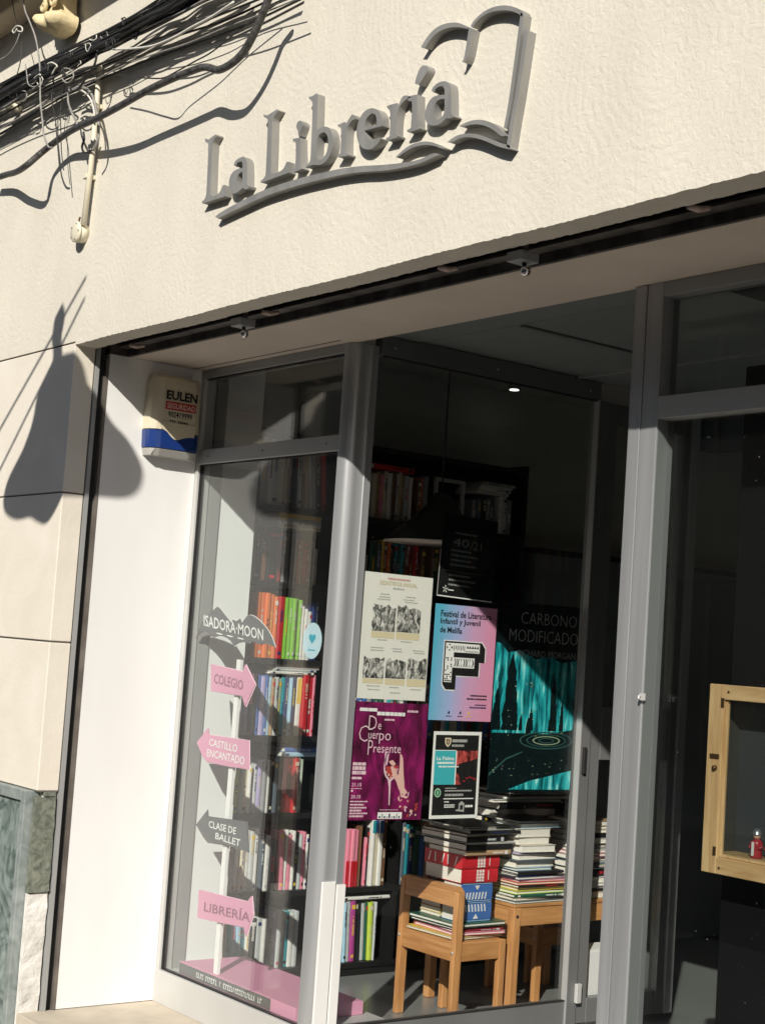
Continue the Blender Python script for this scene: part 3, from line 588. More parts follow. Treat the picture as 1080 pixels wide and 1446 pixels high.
# alarm box on the white reveal
def alarm():
    t = thing('alarm_box', 'beige and blue security alarm box with dark lettering on the white reveal', 'alarm box', (-0.97, 0.40, 1.91))
    MA = mat('beige_abs', (0.60, 0.54, 0.40), 0.4, var=0.03); MBl = mat('blue_abs', (0.010, 0.035, 0.17), 0.28, coat=0.3)
    y0, y1 = 0.302, 0.520
    def prof(zi, x, sc=1.0):                       # cross-section at height z, curved front
        c = (y0+y1)/2; h = (y1-y0)/2*sc
        return [(-0.9995, c-h, zi), (-0.975, c-h*0.99, zi), (-0.955, c-h*0.93, zi), (x-0.006, c-h*0.78, zi), (x, c-h*0.6, zi), (x, c+h*0.7, zi), (x-0.008, c+h*0.88, zi), (-0.95, c+h*0.99, zi), (-0.9995, c+h, zi)]
    def body(rows, m):
        mb = MB(); n = 9; vs = [p for r in rows for p in prof(*r)]; fs = []
        for i in range(len(rows)-1):
            for k in range(n-1): fs.append((i*n+k, i*n+k+1, (i+1)*n+k+1, (i+1)*n+k))
        fs += [tuple(range(n))[::-1], tuple((len(rows)-1)*n+k for k in range(n))]
        return mb.add(vs, fs, m)
    body([(2.000, -0.930, 1.0), (2.06, -0.928, 0.99), (2.12, -0.929, 0.975), (2.175, -0.933, 0.95), (2.198, -0.939, 0.92), (2.210, -0.952, 0.88)], MA).build('cover', t, bevel=0.002)
    body([(1.930, -0.930, 0.97), (1.9975, -0.929, 1.0)], MBl).build('beacon_lens', t, bevel=0.002)
    body([(1.900, -0.952, 0.90), (1.9275, -0.933, 0.965)], mat('grey_abs', (0.42, 0.41, 0.38), 0.5)).build('base_tray', t, bevel=0.002)
    pl = Plane((-0.929, 0.0, 0.0), (0, 1, 0), (0, 0, 1))
    # beige tongue dipping over the blue lens
    mb = MB(); pl.poly(mb, [[(0.33, 2.03), (0.345, 2.003), (0.37, 1.994), (0.385, 1.978), (0.402, 1.967), (0.42, 1.968), (0.44, 1.977), (0.465, 1.984), (0.488, 1.985), (0.488, 2.03)]], MA, 0.0005, 0.0035, smooth=2); mb.build('cover_tongue', t)
    mb = MB(); pl.text(mb, 'EULEN', 0.356, 0.490, 2.117, 2.152, M_INK, 0.0022, bold=0.034); mb.build('lettering', t)
    mb = MB(); pl.rect(mb, 0.355, 0.486, 2.079, 2.110, mat('signal_red', (0.42, 0.03, 0.025), 0.5), 0.0012, 0.0024); mb.build('red_band', t)
    mb = MB(); pl.text(mb, 'SEGURIDAD', 0.361, 0.482, 2.084, 2.104, mat('band_letter', (0.78, 0.62, 0.55), 0.5), 0.003, bold=0.004); mb.build('lettering', t)
    mb = MB(); pl.text(mb, '902419999', 0.368, 0.472, 2.051, 2.073, M_INK, 0.0022, bold=0.012); mb.build('lettering', t)
    mb = MB()
    for i in range(9):
        if i != 3: pl.rect(mb, 0.378+i*0.0088, 0.3835+i*0.0088, 2.034-0.0003*i, 2.0405-0.0003*i, M_INK, 0.0015, 0.0025)
    mb.build('small_print', t)
    MB().lathe([(0.004, 0), (0.006, 0.012), (0.002, 0.02)], M_WHITE, 8, Matrix.Translation((-0.962, 0.485, 2.2105))).build('cap', t)
alarm()

# ================================================================== hanging street ornament out of frame: it casts the lobed shadow
def shadow_source():
    YS = -1.35
    def back(s): k = (s.y-YS)/1.0; return s + Vector((0.82*k, -k, 0.745*k))
    fac = [(86,432),(79,445),(77,462),(75,478),(78,495),(75,515),(64,535),(54,555),(49,590),(38,622),(30,640),(15,668),(8,690),(6,708),(9,722),(22,731),(36,729),(45,726)]
    fac2 = [(54,733),(66,738),(76,726),(84,708)]
    rev = [(134,701),(172,705),(192,695),(199,672),(194,650),(174,616),(154,598),(143,577)]
    jam = [(132,557),(119,542),(113,514),(103,498)]
    tip = [(86,505),(84,480),(88,462),(90,445)]
    P = [back(onY(p, 0)) for p in fac+fac2] + [back(onX(p, -1.0)) for p in rev+jam] + [back(onY(p, 0)) for p in tip]
    c = sum(P, Vector())/len(P)
    t = thing('street_ornament', 'dark bell shaped ornament over the pavement, outside the frame, known by its lobed shadow', 'ornament', c)
    pl = Plane((0, YS, 0), (1, 0, 0), (0, 0, 1)); mb = MB(); pl.poly(mb, [[(q.x, q.z) for q in P]], M_CLOTH, -0.015, 0.015, smooth=2); mb.build('ornament_body', t)
    for a, b in [((121,392),(0,606)), ((119,422),(0,663))]:
        A, Bq = back(onY(a, 0)), back(onY(b, 0)); Bq = Bq + (Bq-A)*1.2
        MB().tube([A, Bq], 0.0075, M_CLOTH, 8).build('support_rod', t)
shadow_source()

# ================================================================== INTERIOR
CN = {'orange': (0.72,0.17,0.03), 'red': (0.52,0.02,0.03), 'green': (0.20,0.48,0.05), 'white': (0.72,0.71,0.67), 'navy': (0.015,0.03,0.13), 'blue': (0.05,0.14,0.40), 'teal': (0.03,0.30,0.36),
      'pale blue': (0.35,0.55,0.68), 'lilac': (0.42,0.36,0.58), 'pink': (0.75,0.25,0.34), 'black': (0.015,0.015,0.017), 'grey': (0.25,0.26,0.27), 'pale grey': (0.50,0.52,0.52), 'cream': (0.64,0.57,0.42),
      'brown': (0.16,0.08,0.045), 'yellow': (0.72,0.50,0.06), 'lime': (0.50,0.62,0.08), 'magenta': (0.40,0.06,0.26), 'dark green': (0.02,0.10,0.06), 'dark red': (0.20,0.015,0.02), 'tan': (0.42,0.28,0.16), 'slate': (0.10,0.13,0.16), 'pale green': (0.45,0.55,0.42)}
BM = {k: mat('cover_'+k.replace(' ', '_'), c, 0.38, var=0.05, vscale=30) for k, c in CN.items()}
BM2 = {k: mat('spine_print_'+k.replace(' ', '_'), c, 0.45) for k, c in CN.items()}
def book_mesh(mb, M, t, h, d, col, rnd, band=None):
    """book standing on its tail: spine faces +x, thickness along y (0..t), height z (0..h), depth -x (0..-d)"""
    m = BM[col]; c = 0.0014
    def bx(x0, x1, y0, y1, z0, z1, mm): mb.box(x0, x1, y0, y1, z0, z1, mm, M)
    bx(-d, -c, 0, c, 0, h, m); bx(-d, -c, t-c, t, 0, h, m)
    # rounded spine
    k = 4; vs = []
    for z in (0, h):
        for i in range(k+1):
            a = -math.pi/2+math.pi*i/k; vs.append(M @ Vector((-c+0.0035*math.cos(a), t/2+t/2*math.sin(a), z)))
    fs = [(i, i+1, k+2+i, k+1+i) for i in range(k)] + [tuple(range(k, -1, -1)), tuple(range(k+1, 2*k+2))]
    mb.add(vs, fs, m)
    bx(-d+0.004, -c-0.0004, c+0.0002, t-c-0.0002, 0.003, h-0.004, M_PAGES)
    if rnd is not None:
        cc = BM2[rnd.choice(['white', 'cream', 'black', 'yellow', 'red', 'pale grey', 'navy'])]
        zc = h*rnd.uniform(0.45, 0.75); ll = h*rnd.uniform(0.08, 0.22)
        if rnd.random() < 0.85:
            zz_ = zc+ll; n_ = 0
            while zz_ > zc-h*0.12 and n_ < 14:
                g_ = rnd.uniform(0.003, 0.006)
                if rnd.random() < 0.85:
                    q_ = rnd.uniform(0.30, 0.38); bx(0.0018, 0.0026, t*q_, t*(1-q_), zz_-g_, zz_, cc)
                    if rnd.random() < 0.5: bx(0.0019, 0.0028, t*(q_+0.10), t*(0.92-q_), zz_-g_*0.75, zz_-g_*0.3, BM2['black'] if rnd.random() < 0.4 else BM[col])
                zz_ -= g_+0.0014; n_ += 1
        if rnd.random() < 0.55: bx(0.0018, 0.0026, t*0.25, t*0.75, h*0.06, h*0.06+0.012, cc)
        if rnd.random() < 0.35: bx(0.0016, 0.0024, t*0.14, t*0.86, h*0.86, h*0.93, cc)
    if band: bx(0.0014, 0.0029, t*0.06, t*0.94, h*band[1], h*band[2], BM[band[0]])
SH = [2.09, 1.785, 1.475, 1.165, 0.855, 0.545, 0.235, -0.075]   # board tops (first is the top board)
YA, YB = 0.83, 2.33
SHX = -1.06
bs = thing('bookshelf', 'tall black bookshelf full of books along the left wall of the shop', 'bookshelf', (-1.2, 1.58, -0.10))
for i, z in enumerate(SH):
    ya = YA+0.021; box('shelf_board', bs, -1.33, SHX+0.012, ya, YB-0.021, z-0.022, z, M_BLACKW, bevel=0.001)
for y in (YA, YB-0.02): box('side_panel', bs, -1.33, SHX+0.014, y, y+0.02, -0.13, 2.11, M_BLACKW)
box('plinth', bs, -1.33, SHX+0.004, YA+0.0205, YB-0.0205, -0.129, -0.0975, M_BLACKW)
box('divider_panel', bs, -1.33, SHX+0.011, 1.70, 1.72, -0.075, 0.52, M_BLACKW)
box('divider_panel', bs, -1.33, SHX+0.011, 1.30, 1.32, 0.546, 2.067, M_BLACKW)
box('back_panel', bs, -1.338, -1.3305, YA, YB, -0.13, 2.11, M_BLACKW)
SHN = ['', 'top shelf', 'second shelf from the top', 'third shelf from the top', 'fourth shelf from the top', 'fifth shelf from the top', 'sixth shelf from the top', 'lowest shelf']
rb = random.Random(3)
DARKS = ['navy', 'slate', 'brown', 'dark green', 'dark red', 'grey', 'black', 'tan', 'blue', 'teal']
ALLC = list(CN)
def shelf_row(idx, segs):
    """segs: list of (y_start, [(colour, thickness, height, lean, band)...]) from left to right"""
    z = SH[idx]; n = 0
    for y0, items in segs:
        y = y0
        for it in items:
            if it[0] == 'gap': y += it[1]; continue
            col, t, h = it[:3]; lean = it[3] if len(it) > 3 else rb.uniform(-0.4, 0.4); bandv = it[4] if len(it) > 4 else None
            n += 1; d = rb.uniform(0.15, 0.22); x = SHX - rb.uniform(0.0, 0.018)
            M = Matrix.Translation((x, y, z+0.0006)) @ Matrix.Rotation(math.radians(-lean), 4, 'X')
            if lean > 0: pass
            else: M = Matrix.Translation((x, y, z+0.0006 + abs(math.sin(math.radians(lean)))*t)) @ Matrix.Rotation(math.radians(-lean), 4, 'X')
            if lean > 0: M = Matrix.Translation((x, y, z+0.0006 + math.sin(math.radians(lean))*t)) @ Matrix.Rotation(math.radians(-lean), 4, 'X')
            mb = MB(); book_mesh(mb, M, t, h, d, col, rb if not bandv else None, bandv)
            tall = 'thick' if t > 0.03 else 'thin' if t < 0.017 else 'upright'
            mb.build('book', None, label='%s %s book, %s from the left on the %s' % (tall, col, ORD[n], SHN[idx]), cat='book', group='books standing on the bookshelf')
            y += t + 0.0012 + abs(math.sin(math.radians(lean)))*0.004
def fill(y0, y1, cols, hmin=0.19, hmax=0.26, tmin=0.014, tmax=0.034):
    out = []; y = y0
    while True:
        t = rb.uniform(tmin, tmax)
        if y+t > y1: break
        out.append((rb.choice(cols), t, rb.uniform(hmin, hmax))); y += t+0.002
    return (y0, out)
RED2 = ['dark red', 'brown', 'tan', 'cream', 'white', 'pale grey', 'red', 'pink']
shelf_row(1, [(0.858, [('slate', .034, .27), ('pale grey', .03, .27), ('white', .026, .268), ('pale grey', .03, .272), ('cream', .028, .266), ('tan', .02, .262), ('grey', .016, .27), ('slate', .022, .268), ('pale grey', .02, .262, -3), ('brown', .016, .268, -4), ('tan', .018, .265, -4), ('gap', .012), ('pale grey', .012, .255, -7), ('grey', .02, .258, -7), ('black', .016, .25, -5), ('gap', .01), ('red', .018, .24, -5)]),
              (1.46, [('cream', .02, .19), ('tan', .018, .2), ('pink', .016, .19), ('cream', .02, .205), ('white', .022, .2), ('brown', .02, .19), ('white', .015, .2), ('cream', .02, .21), ('tan', .014, .2), ('pale grey', .02, .2), ('white', .014, .195), ('gap', .03), ('brown', .02, .19), ('orange', .012, .2), ('grey', .02, .21)]),
              (2.03, [('grey', .02, .14), ('slate', .02, .15), ('black', .03, .16), ('grey', .018, .15), ('slate', .02, .16), ('gap', .04), ('white', .02, .17), ('pale grey', .018, .17), ('grey', .03, .16)])])
shelf_row(2, [(0.858, [('slate', .03, .22), ('black', .03, .22), ('brown', .03, .21), ('black', .05, .21), ('dark red', .022, .2), ('grey', .02, .2), ('black', .03, .2), ('brown', .018, .18), ('red', .014, .17), ('tan', .014, .175), ('red', .014, .17), ('dark red', .014, .17), ('black', .02, .18), ('pale grey', .016, .15)]),
              (1.44, [('black', .03, .2), ('dark green', .03, .21), ('slate', .03, .2), ('yellow', .012, .22), ('brown', .014, .21), ('orange', .012, .21), ('tan', .014, .22), ('black', .012, .2), ('teal', .018, .21), ('dark green', .014, .22), ('teal', .014, .21), ('brown', .014, .21), ('red', .018, .22), ('dark red', .02, .21), ('red', .016, .21), ('dark red', .016, .21), ('brown', .02, .2)]),
              fill(1.80, 2.12, DARKS)])
shelf_row(3, [(0.915, [('orange', .022, .262), ('orange', .024, .262), ('orange', .022, .262), ('orange', .022, .258), ('orange', .018, .25), ('red', .03, .252), ('green', .016, .25), ('green', .015, .25), ('green', .016, .248), ('green', .016, .248), ('green', .014, .244), ('white', .014, .22), ('white', .016, .21), ('pale grey', .012, .20), ('navy', .02, .24), ('blue', .016, .24)]),
              fill(1.44, 2.28, DARKS)])
shelf_row(4, [(0.86, [('lilac', .016, .24), ('pale grey', .014, .235), ('lilac', .018, .24), ('pink', .022, .245, 0, ('black', 0.05, 0.5)), ('black', .016, .24), ('blue', .016, .24), ('lilac', .02, .235), ('blue', .014, .24), ('pale blue', .016, .235), ('tan', .012, .23), ('pale grey', .014, .235), ('pale green', .018, .23), ('teal', .018, .235), ('navy', .016, .24), ('pale blue', .010, .235), ('navy', .016, .24), ('black', .010, .24), ('white', .024, .238, 0, ('yellow', 0.55, 0.98)), ('red', .026, .25), ('red', .024, .25), ('pink', .012, .25)]),
              fill(1.44, 2.28, DARKS+['white', 'cream'])])
shelf_row(5, [(0.88, [('lime', .02, .2), ('pale green', .016, .21), ('cream', .018, .2), ('white', .012, .19), ('gap', .02), ('pale grey', .016, .2), ('lilac', .02, .21), ('grey', .02, .2), ('white', .016, .21), ('black', .018, .22), ('slate', .02, .21), ('black', .02, .22), ('pink', .02, .22, 0, ('red', 0.0, 0.35)), ('dark red', .024, .225), ('red', .022, .22), ('white', .012, .22), ('pale green', .014, .215)]),
              fill(1.44, 1.69, DARKS+['white', 'cream'])])
shelf_row(6, [(0.87, [('white', .02, .22), ('pale grey', .016, .2, -6), ('white', .018, .23), ('cream', .02, .22), ('white', .022, .24), ('pale grey', .02, .24), ('white', .018, .25), ('gap', .012), ('slate', .02, .22), ('white', .02, .22), ('black', .03, .2), ('gap', .02), ('pink', .022, .24, -3), ('white', .012, .24), ('pink', .02, .22), ('white', .014, .235), ('black', .02, .23), ('pale grey', .014, .22), ('pink', .016, .23), ('white', .012, .22)]),
              (1.452, [('pink', .019, .235, 0, ('red', 0.0, 0.45)), ('pink', .019, .235, 0, ('red', 0.0, 0.45)), ('pink', .019, .233, 0, ('red', 0.0, 0.45)), ('gap', .004), ('brown', .008, .25), ('black', .012, .255), ('gap', .012), ('pink', .010, .20), ('black', .012, .24), ('white', .018, .275, 0, ('teal', 0.80, 0.99)), ('cream', .018, .275, 0, ('blue', 0.80, 0.99)), ('white', .022, .275, 0, ('blue', 0.80, 0.99)), ('brown', .022, .27)]),
              (1.725, [('grey', .014, .27), ('slate', .02, .26), ('teal', .022, .25)] + fill(1.79, 2.28, DARKS)[1])])
shelf_row(7, [(0.86, [('pale grey', .016, .22), ('cream', .022, .22, -3), ('teal', .020, .22, -4), ('pale blue', .022, .225, -4), ('pale blue', .02, .215, -4), ('teal', .018, .22, -3), ('white', .018, .2), ('black', .03, .2), ('pale grey', .02, .2), ('white', .02, .2), ('grey', .03, .2), ('lilac', .02, .22), ('pale grey', .018, .23), ('black', .02, .22), ('teal', .02, .22), ('white', .022, .21), ('pale grey', .02, .22)]),
              (1.43, [('lilac', .016, .25, -2), ('teal', .016, .25, -2), ('pale blue', .014, .245, -2), ('pale grey', .022, .25, -2), ('magenta', .024, .25, -2), ('gap', .004), ('black', .010, .25, -2), ('black', .014, .24, -2), ('pale grey', .022, .235, -2), ('dark green', .010, .24, -2), ('lime', .022, .24, -2), ('pale grey', .010, .24)])])
def lying(x, y, z, lx, ly, t, col, lab, rot=0.0, spine='x', group=None, name='book', band=None):
    """book lying flat: near corner (x,y) is its +x,-y corner; spine on +x side ('x') or on the -y side ('y')"""
    mb = MB(); w_, l_ = (lx, ly)
    if spine == 'x':      # length along y, spine towards +x
        M = Matrix.Translation((x, y, z)) @ Matrix.Rotation(rot, 4, 'Z') @ Matrix(((1,0,0,0),(0,0,1,0),(0,-1,0,t),(0,0,0,1)))
        book_mesh(mb, M, t, ly, lx, col, rb if band is None else None, band if band else None)
    elif spine == 'y':    # length along x, spine towards -y
        M = Matrix.Translation((x, y, z)) @ Matrix.Rotation(rot, 4, 'Z') @ Matrix(((0,0,-1,0),(-1,0,0,0),(0,1,0,0),(0,0,0,1)))
        book_mesh(mb, M, t, lx, ly, col, rb if band is None else None, band if band else None)
    elif spine == 'p':    # pages towards +x and -y (spine hidden at the back)
        M = Matrix.Translation((x-lx, y, z)) @ Matrix.Rotation(math.pi, 4, 'Z') @ Matrix.Translation((0, -ly, 0)) @ Matrix(((1,0,0,0),(0,0,1,0),(0,-1,0,t),(0,0,0,1)))
        M = Matrix.Translation((x, y, z)) @ Matrix.Rotation(rot, 4, 'Z') @ Matrix.Translation((-x, -y, -z)) @ M
        book_mesh(mb, M, t, ly, lx, col, None, None)
    return mb.build(name, None, label=lab, cat='book', group=group)
z = 0.855+0.2485
for i, (c_, t, ln, dx) in enumerate([('white', .012, .24, 0.0), ('pale grey', .010, .23, 0.02), ('white', .022, .235, 0.03), ('white', .008, .2, 0.05)]):
    lying(SHX-0.002, 1.0+dx, z, 0.17, ln*0.9, t, c_, '%s %s book lying flat over the upright books on the fourth shelf from the top' % (ORD[i+1]+' from the bottom,', c_) if 0 else '%s book lying flat, %s from below, above the red and navy spines' % (c_, ORD[i+1])); z += t+0.0006
z = 1.475+0.2222
for i, (c_, t) in enumerate([('cream', .014), ('white', .016), ('pale grey', .012), ('yellow', .018)]):
    lying(SHX-0.004, 0.99, z, 0.16, 0.21, t, c_, '%s book lying flat, %s from below, on the second shelf from the top' % (c_, ORD[i+1]), band=('yellow', 0.02, 0.2) if i > 1 else None); z += t+0.0006
z = 0.545+0.226
for i, (c_, t) in enumerate([('pale blue', .018), ('blue', .018)]):
    lying(SHX-0.002, 1.10, z, 0.16, 0.17, t, c_, '%s book lying flat, %s from below, over the dark red spines' % (c_, ORD[i+1])); z += t+0.0006
lying(SHX-0.001, 1.44, -0.075+0.2545, 0.17, 0.25, .014, 'white', 'white book lying flat on the lilac and magenta spines, lowest shelf')
z = 1.785+0.2122
lying(SHX-0.004, 1.455, z, 0.16, 0.22, .022, 'red', 'dim red box file lying over the cream spines on the top shelf', name='box_file'); 
z = 1.785+0.1722
for i, (c_, t, yy) in enumerate([('pale grey', .016, 2.04), ('white', .014, 2.05), ('pale grey', .012, 2.06), ('grey', .014, 2.08)]):
    lying(SHX-0.003, yy, z, 0.16, 0.19, t, c_, '%s book lying flat, %s from below, far end of the top shelf' % (c_, ORD[i+1])); z += t+0.0006
fr = thing('picture_frame', 'dim pale empty picture frame propped on the top shelf of the bookshelf', 'frame', (SHX-0.01, 1.88, 1.785))
for a in ((1.80, 1.815, 1.786, 2.0), (1.955, 1.97, 1.786, 2.0), (1.815, 1.955, 1.985, 2.0), (1.815, 1.955, 1.786, 1.801)): box('frame_bar', fr, SHX-0.02, SHX-0.005, a[0], a[1], a[2], a[3], M_ALUL)

# ---- low wall cupboard further back, with a pale top, and the back bookcase in the dark
cb = thing('low_cupboard', 'dim grey cupboard with a flat top beyond the tall bookshelf', 'cupboard', (-1.1, 3.2, -0.1))
box('cabinet_body', cb, -1.33, -1.06, 2.42, 4.2, -0.10, 1.72, mat('grey_laminate', (0.16, 0.18, 0.18), 0.6), bevel=0.002)
box('top_board', cb, -1.33, -1.04, 2.41, 4.2, 1.7205, 1.745, M_GASKET)
bb = thing('back_bookcase', 'dark bookcase in the unlit back of the shop', 'bookshelf', (2.5, 5.4, -0.1))
box('back_panel', bb, 0.3, 5.2, 5.48, 5.5, -0.1, 2.3, M_BLACKW)
for i in range(8): box('shelf_board', bb, 0.32, 5.18, 5.2, 5.479, -0.08+i*0.32, -0.06+i*0.32, M_BLACKW)
for x in (0.3, 1.9, 3.5, 5.18): box('side_panel', bb, x, x+0.02, 5.19, 5.4795, -0.1, 2.3, M_BLACKW)
mb = MB()
for i in range(7):
    x = 0.34
    while x < 5.1:
        t = rb.uniform(0.015, 0.04)
        if not (1.86 < x+t and x < 1.93) and not (3.46 < x+t and x < 3.53): mb.box(x, x+t, 5.25, 5.45, -0.059+i*0.32, -0.059+i*0.32+rb.uniform(0.17, 0.26), BM[rb.choice(DARKS+['cream', 'red'])])
        x += t+0.002
mb.build('book_rows', bb, kind='stuff')

# ---- child's chair and table in pine
FZ = -0.1295
def chair(x1, y0, w, d, hs, hb, lab, rot=0):
    """x1: right side, y0: back (street) side"""
    t = thing('childs_chair', lab, 'chair', (x1-w/2, y0+d/2, FZ)); L = 0.025; x0 = x1-w; y1 = y0+d
    for x in (x0, x1-L): box('back_leg', t, x, x+L, y0, y0+0.034, FZ, FZ+hb-(0.012), M_WOOD, bevel=0.003)
    for x in (x0, x1-L): box('front_leg', t, x, x+L, y1-0.030, y1, FZ, FZ+hs-0.002, M_WOOD, bevel=0.003)
    pl = Plane((0, y0, 0), (1, 0, 0), (0, 0, 1)); zt = FZ+hb
    mb = MB(); pl.poly(mb, [[(x0+L+0.0005, zt-0.068), (x1-L-0.0005, zt-0.068), (x1-L-0.0005, zt-0.001), (x0+L+0.0005, zt-0.001)]], M_WOODH, -0.026, -0.003); mb.build('back_rail', t, bevel=0.003)
    mb = MB(); pl.poly(mb, [[(x0+0.001, zt-0.0115), (x1-0.001, zt-0.0115), (x1-0.001, zt-0.010), (x1-0.018, zt+0.004), (x0+0.018, zt+0.004), (x0+0.001, zt-0.010)]], M_WOODH, -0.030, -0.001); mb.build('top_cap', t, bevel=0.002)
    zs = FZ+hs
    box('apron', t, x0+L+0.0005, x1-L-0.0005, y0+0.004, y0+0.022, zs-0.072, zs-0.003, M_WOODH, bevel=0.002)
    box('apron', t, x0+L+0.0005, x1-L-0.0005, y1-0.022, y1-0.004, zs-0.072, zs-0.003, M_WOODH, bevel=0.002)
    for x in (x0+0.004, x1-0.022): box('apron', t, x, x+0.018, y0+0.0345, y1-0.0305, zs-0.072, zs-0.003, M_WOODY, bevel=0.002)
    box('seat', t, x0+L+0.0006, x1-L-0.0006, y0+0.0225, y1-0.0225, zs-0.012, zs-0.0035, M_WOODH)
    for x, y, zz in ((x1-L/2, y0-0.0015, FZ+hs-0.04), (x0+L/2, y0-0.0015, FZ+hs-0.03)):
        MB().lathe([(0.006, 0), (0.006, 0.002), (0.002, 0.003)], M_ALUL, 10, frame_at(Vector((x, y+0.001, zz)), (0, -1, 0))).build('bolt_cap', t)
    return t
CH = chair(-0.150, 1.285, 0.338, 0.250, 0.322, 0.513, 'small pine chair stacked with books behind the porch glass')
chair(-0.40, 1.93, 0.30, 0.25, 0.29, 0.40, 'second small pine chair, mostly hidden under the far side of the low table')
TB = thing('childs_table', 'low pine table covered with piles of books behind the chair', 'table', (-0.45, 1.95, FZ))
tx0, tx1, ty0, ty1, tz = -0.655, -0.150, 1.567, 2.23, 0.315
for x in (tx0, tx1-0.036):
    for y in (ty0, ty1-0.036): box('leg', TB, x, x+0.036, y, y+0.036, FZ, tz-0.014, M_WOOD, bevel=0.004)
for x in (tx0+0.004, tx1-0.022): box('apron', TB, x, x+0.018, ty0+0.0365, ty1-0.0365, tz-0.082, tz-0.015, M_WOODY, bevel=0.002)
for y in (ty0+0.004, ty1-0.022): box('apron', TB, tx0+0.0365, tx1-0.0365, y, y+0.018, tz-0.082, tz-0.015, M_WOODH, bevel=0.002)
box('tabletop', TB, tx0, tx1, ty0, ty1, tz-0.0135, tz, M_WOODY, bevel=0.003)
MB().lathe([(0.006, 0), (0.006, 0.002), (0.002, 0.003)], M_GASKET, 10, frame_at(Vector((tx1+0.0005, ty0+0.016, tz-0.045)), (1, 0, 0))).build('bolt_cap', TB)

def pile(x, y, z, items, where, seed=1):
    r = random.Random(seed); n = len(items)
    for i, it in enumerate(items):
        col, t, lx, ly, sp = it[:5]; dx = it[5] if len(it) > 5 else r.uniform(-0.012, 0.012); dy = it[6] if len(it) > 6 else r.uniform(-0.012, 0.012)
        rot = r.uniform(-0.05, 0.05) if len(it) < 8 else it[7]
        lab = '%s book, %s from bottom, %s' % (col, ORD[i+1], where)
        lying(x+dx, y+dy, z, lx, ly, t, col, lab, rot, sp, group='books piled up behind the porch glass'); z += t+0.0008
    return z
# chair pile
ST = [('cream', .008, .27, .245, 'p', 0, 0), ('yellow', .006, .26, .24, 'p', 0.0, 0.0), ('pink', .010, .25, .24, 'p', 0.0, -0.004), ('dark red', .008, .25, .23, 'x', -0.01, 0), ('black', .010, .25, .235, 'p', -0.006, 0.0), ('dark green', .012, .27, .25, 'p', 0.008, -0.006)]
zc = pile(-0.182, 1.312, FZ+0.3225, ST, 'flat pile on the chair', 2)
# two fat blue books and two fat red ones
def block(x, y, z, lx, ly, t, col, lab, kind):
    t0 = thing('book', lab, 'book', (x-lx/2, y+ly/2, z), 'books piled up behind the porch glass')
    mb = MB(); M = Matrix.Translation((x, y, z)) @ Matrix(((1,0,0,0),(0,0,1,0),(0,-1,0,t),(0,0,0,1)))
    book_mesh(mb, M, t, ly, lx, col, None); mb.build('book_body', t0)
    pl = Plane((x+0.0028, y, z), (0, 1, 0), (0, 0, 1)); mb = MB(); u = BM['white'] if col == 'red' else BM['pale blue']
    if kind == 'n' or kind == 'u':
        f = (lambda v: v) if kind == 'n' else (lambda v: t-v)
        a, b = f(t*0.12), f(t*0.50)
        for k_ in range(7):
            uu = ly*(0.14+0.10*k_); w2 = ly*0.07
            P = [(uu, a), (uu+w2*0.55, a), (uu+w2, b), (uu+w2*0.45, b)]; pl.poly(mb, [P], BM['white'], 0, 0.0007)
            if k_ % 2 == 0: pl.rect(mb, uu+w2*0.2, uu+w2*1.1, min((a+b)/2-0.002, (a+b)/2+0.002), max((a+b)/2-0.002, (a+b)/2+0.002), BM['pale blue'], 0, 0.0009)
        c0, c1 = f(t*0.62), f(t*0.86); pl.poly(mb, [[(ly*0.42, c1), (ly*0.50, c0), (ly*0.58, c1)]], BM['white'], 0, 0.0007)
        pl.rect(mb, ly*0.04, ly*0.96, 0.002, 0.004, u, 0, 0.0006); pl.rect(mb, ly*0.04, ly*0.96, t-0.004, t-0.002, u, 0, 0.0006)
    else:
        for k_ in range(3): pl.rect(mb, ly*(0.40+0.075*k_), ly*(0.455+0.075*k_), t*0.10, t*0.92, u, 0, 0.0007)
        for k_ in range(3): pl.rect(mb, ly*0.39, ly*0.62, t*(0.25+0.22*k_), t*(0.29+0.22*k_), BM['red'], 0, 0.001)
        pl.rect(mb, ly*0.72, ly*0.735, t*0.2, t*0.85, u, 0, 0.0007)
        if t < 0.051:
            pf_ = Plane((x-lx, y-0.0004, z), (1, 0, 0), (0, 0, 1)); cov = MB(); pf_.rect(cov, 0.001, lx-0.001, 0.0, t, BM['red'], 0, 0.0012); cov.build('book_cover', t0)
            for uu, kk in ((0.10, 1), (0.28, -1), (0.46, 1), (0.62, -1), (0.80, 1)): pf_.poly(mb, [[(lx*uu, t*0.15), (lx*(uu+0.03), t*0.15), (lx*(uu+0.05+0.03*kk), t*0.85), (lx*(uu+0.02+0.03*kk), t*0.85)]], BM['white'], 0.0014, 0.0018)
    mb.build('spine_print', t0)
    return z+t+0.0008
xb, yb = -0.205, 1.343
zc2 = zc
zc2 = block(xb, yb, zc2, 0.105, 0.155, 0.072, 'blue', 'fat blue book with upside down lettering, lower of the blue pair on the chair', 'u')
zc2 = block(xb, yb+0.002, zc2, 0.105, 0.153, 0.068, 'blue', 'fat blue book with white lettering just below the red ones on the chair', 'n')
zc2 = block(xb+0.004, yb-0.004, zc2, 0.215, 0.178, 0.052, 'red', 'lower fat red book with white print in the chair pile', 'r')
zc2 = block(xb+0.008, yb-0.006, zc2, 0.220, 0.180, 0.050, 'red', 'upper fat red book with white print in the chair pile', 'r')
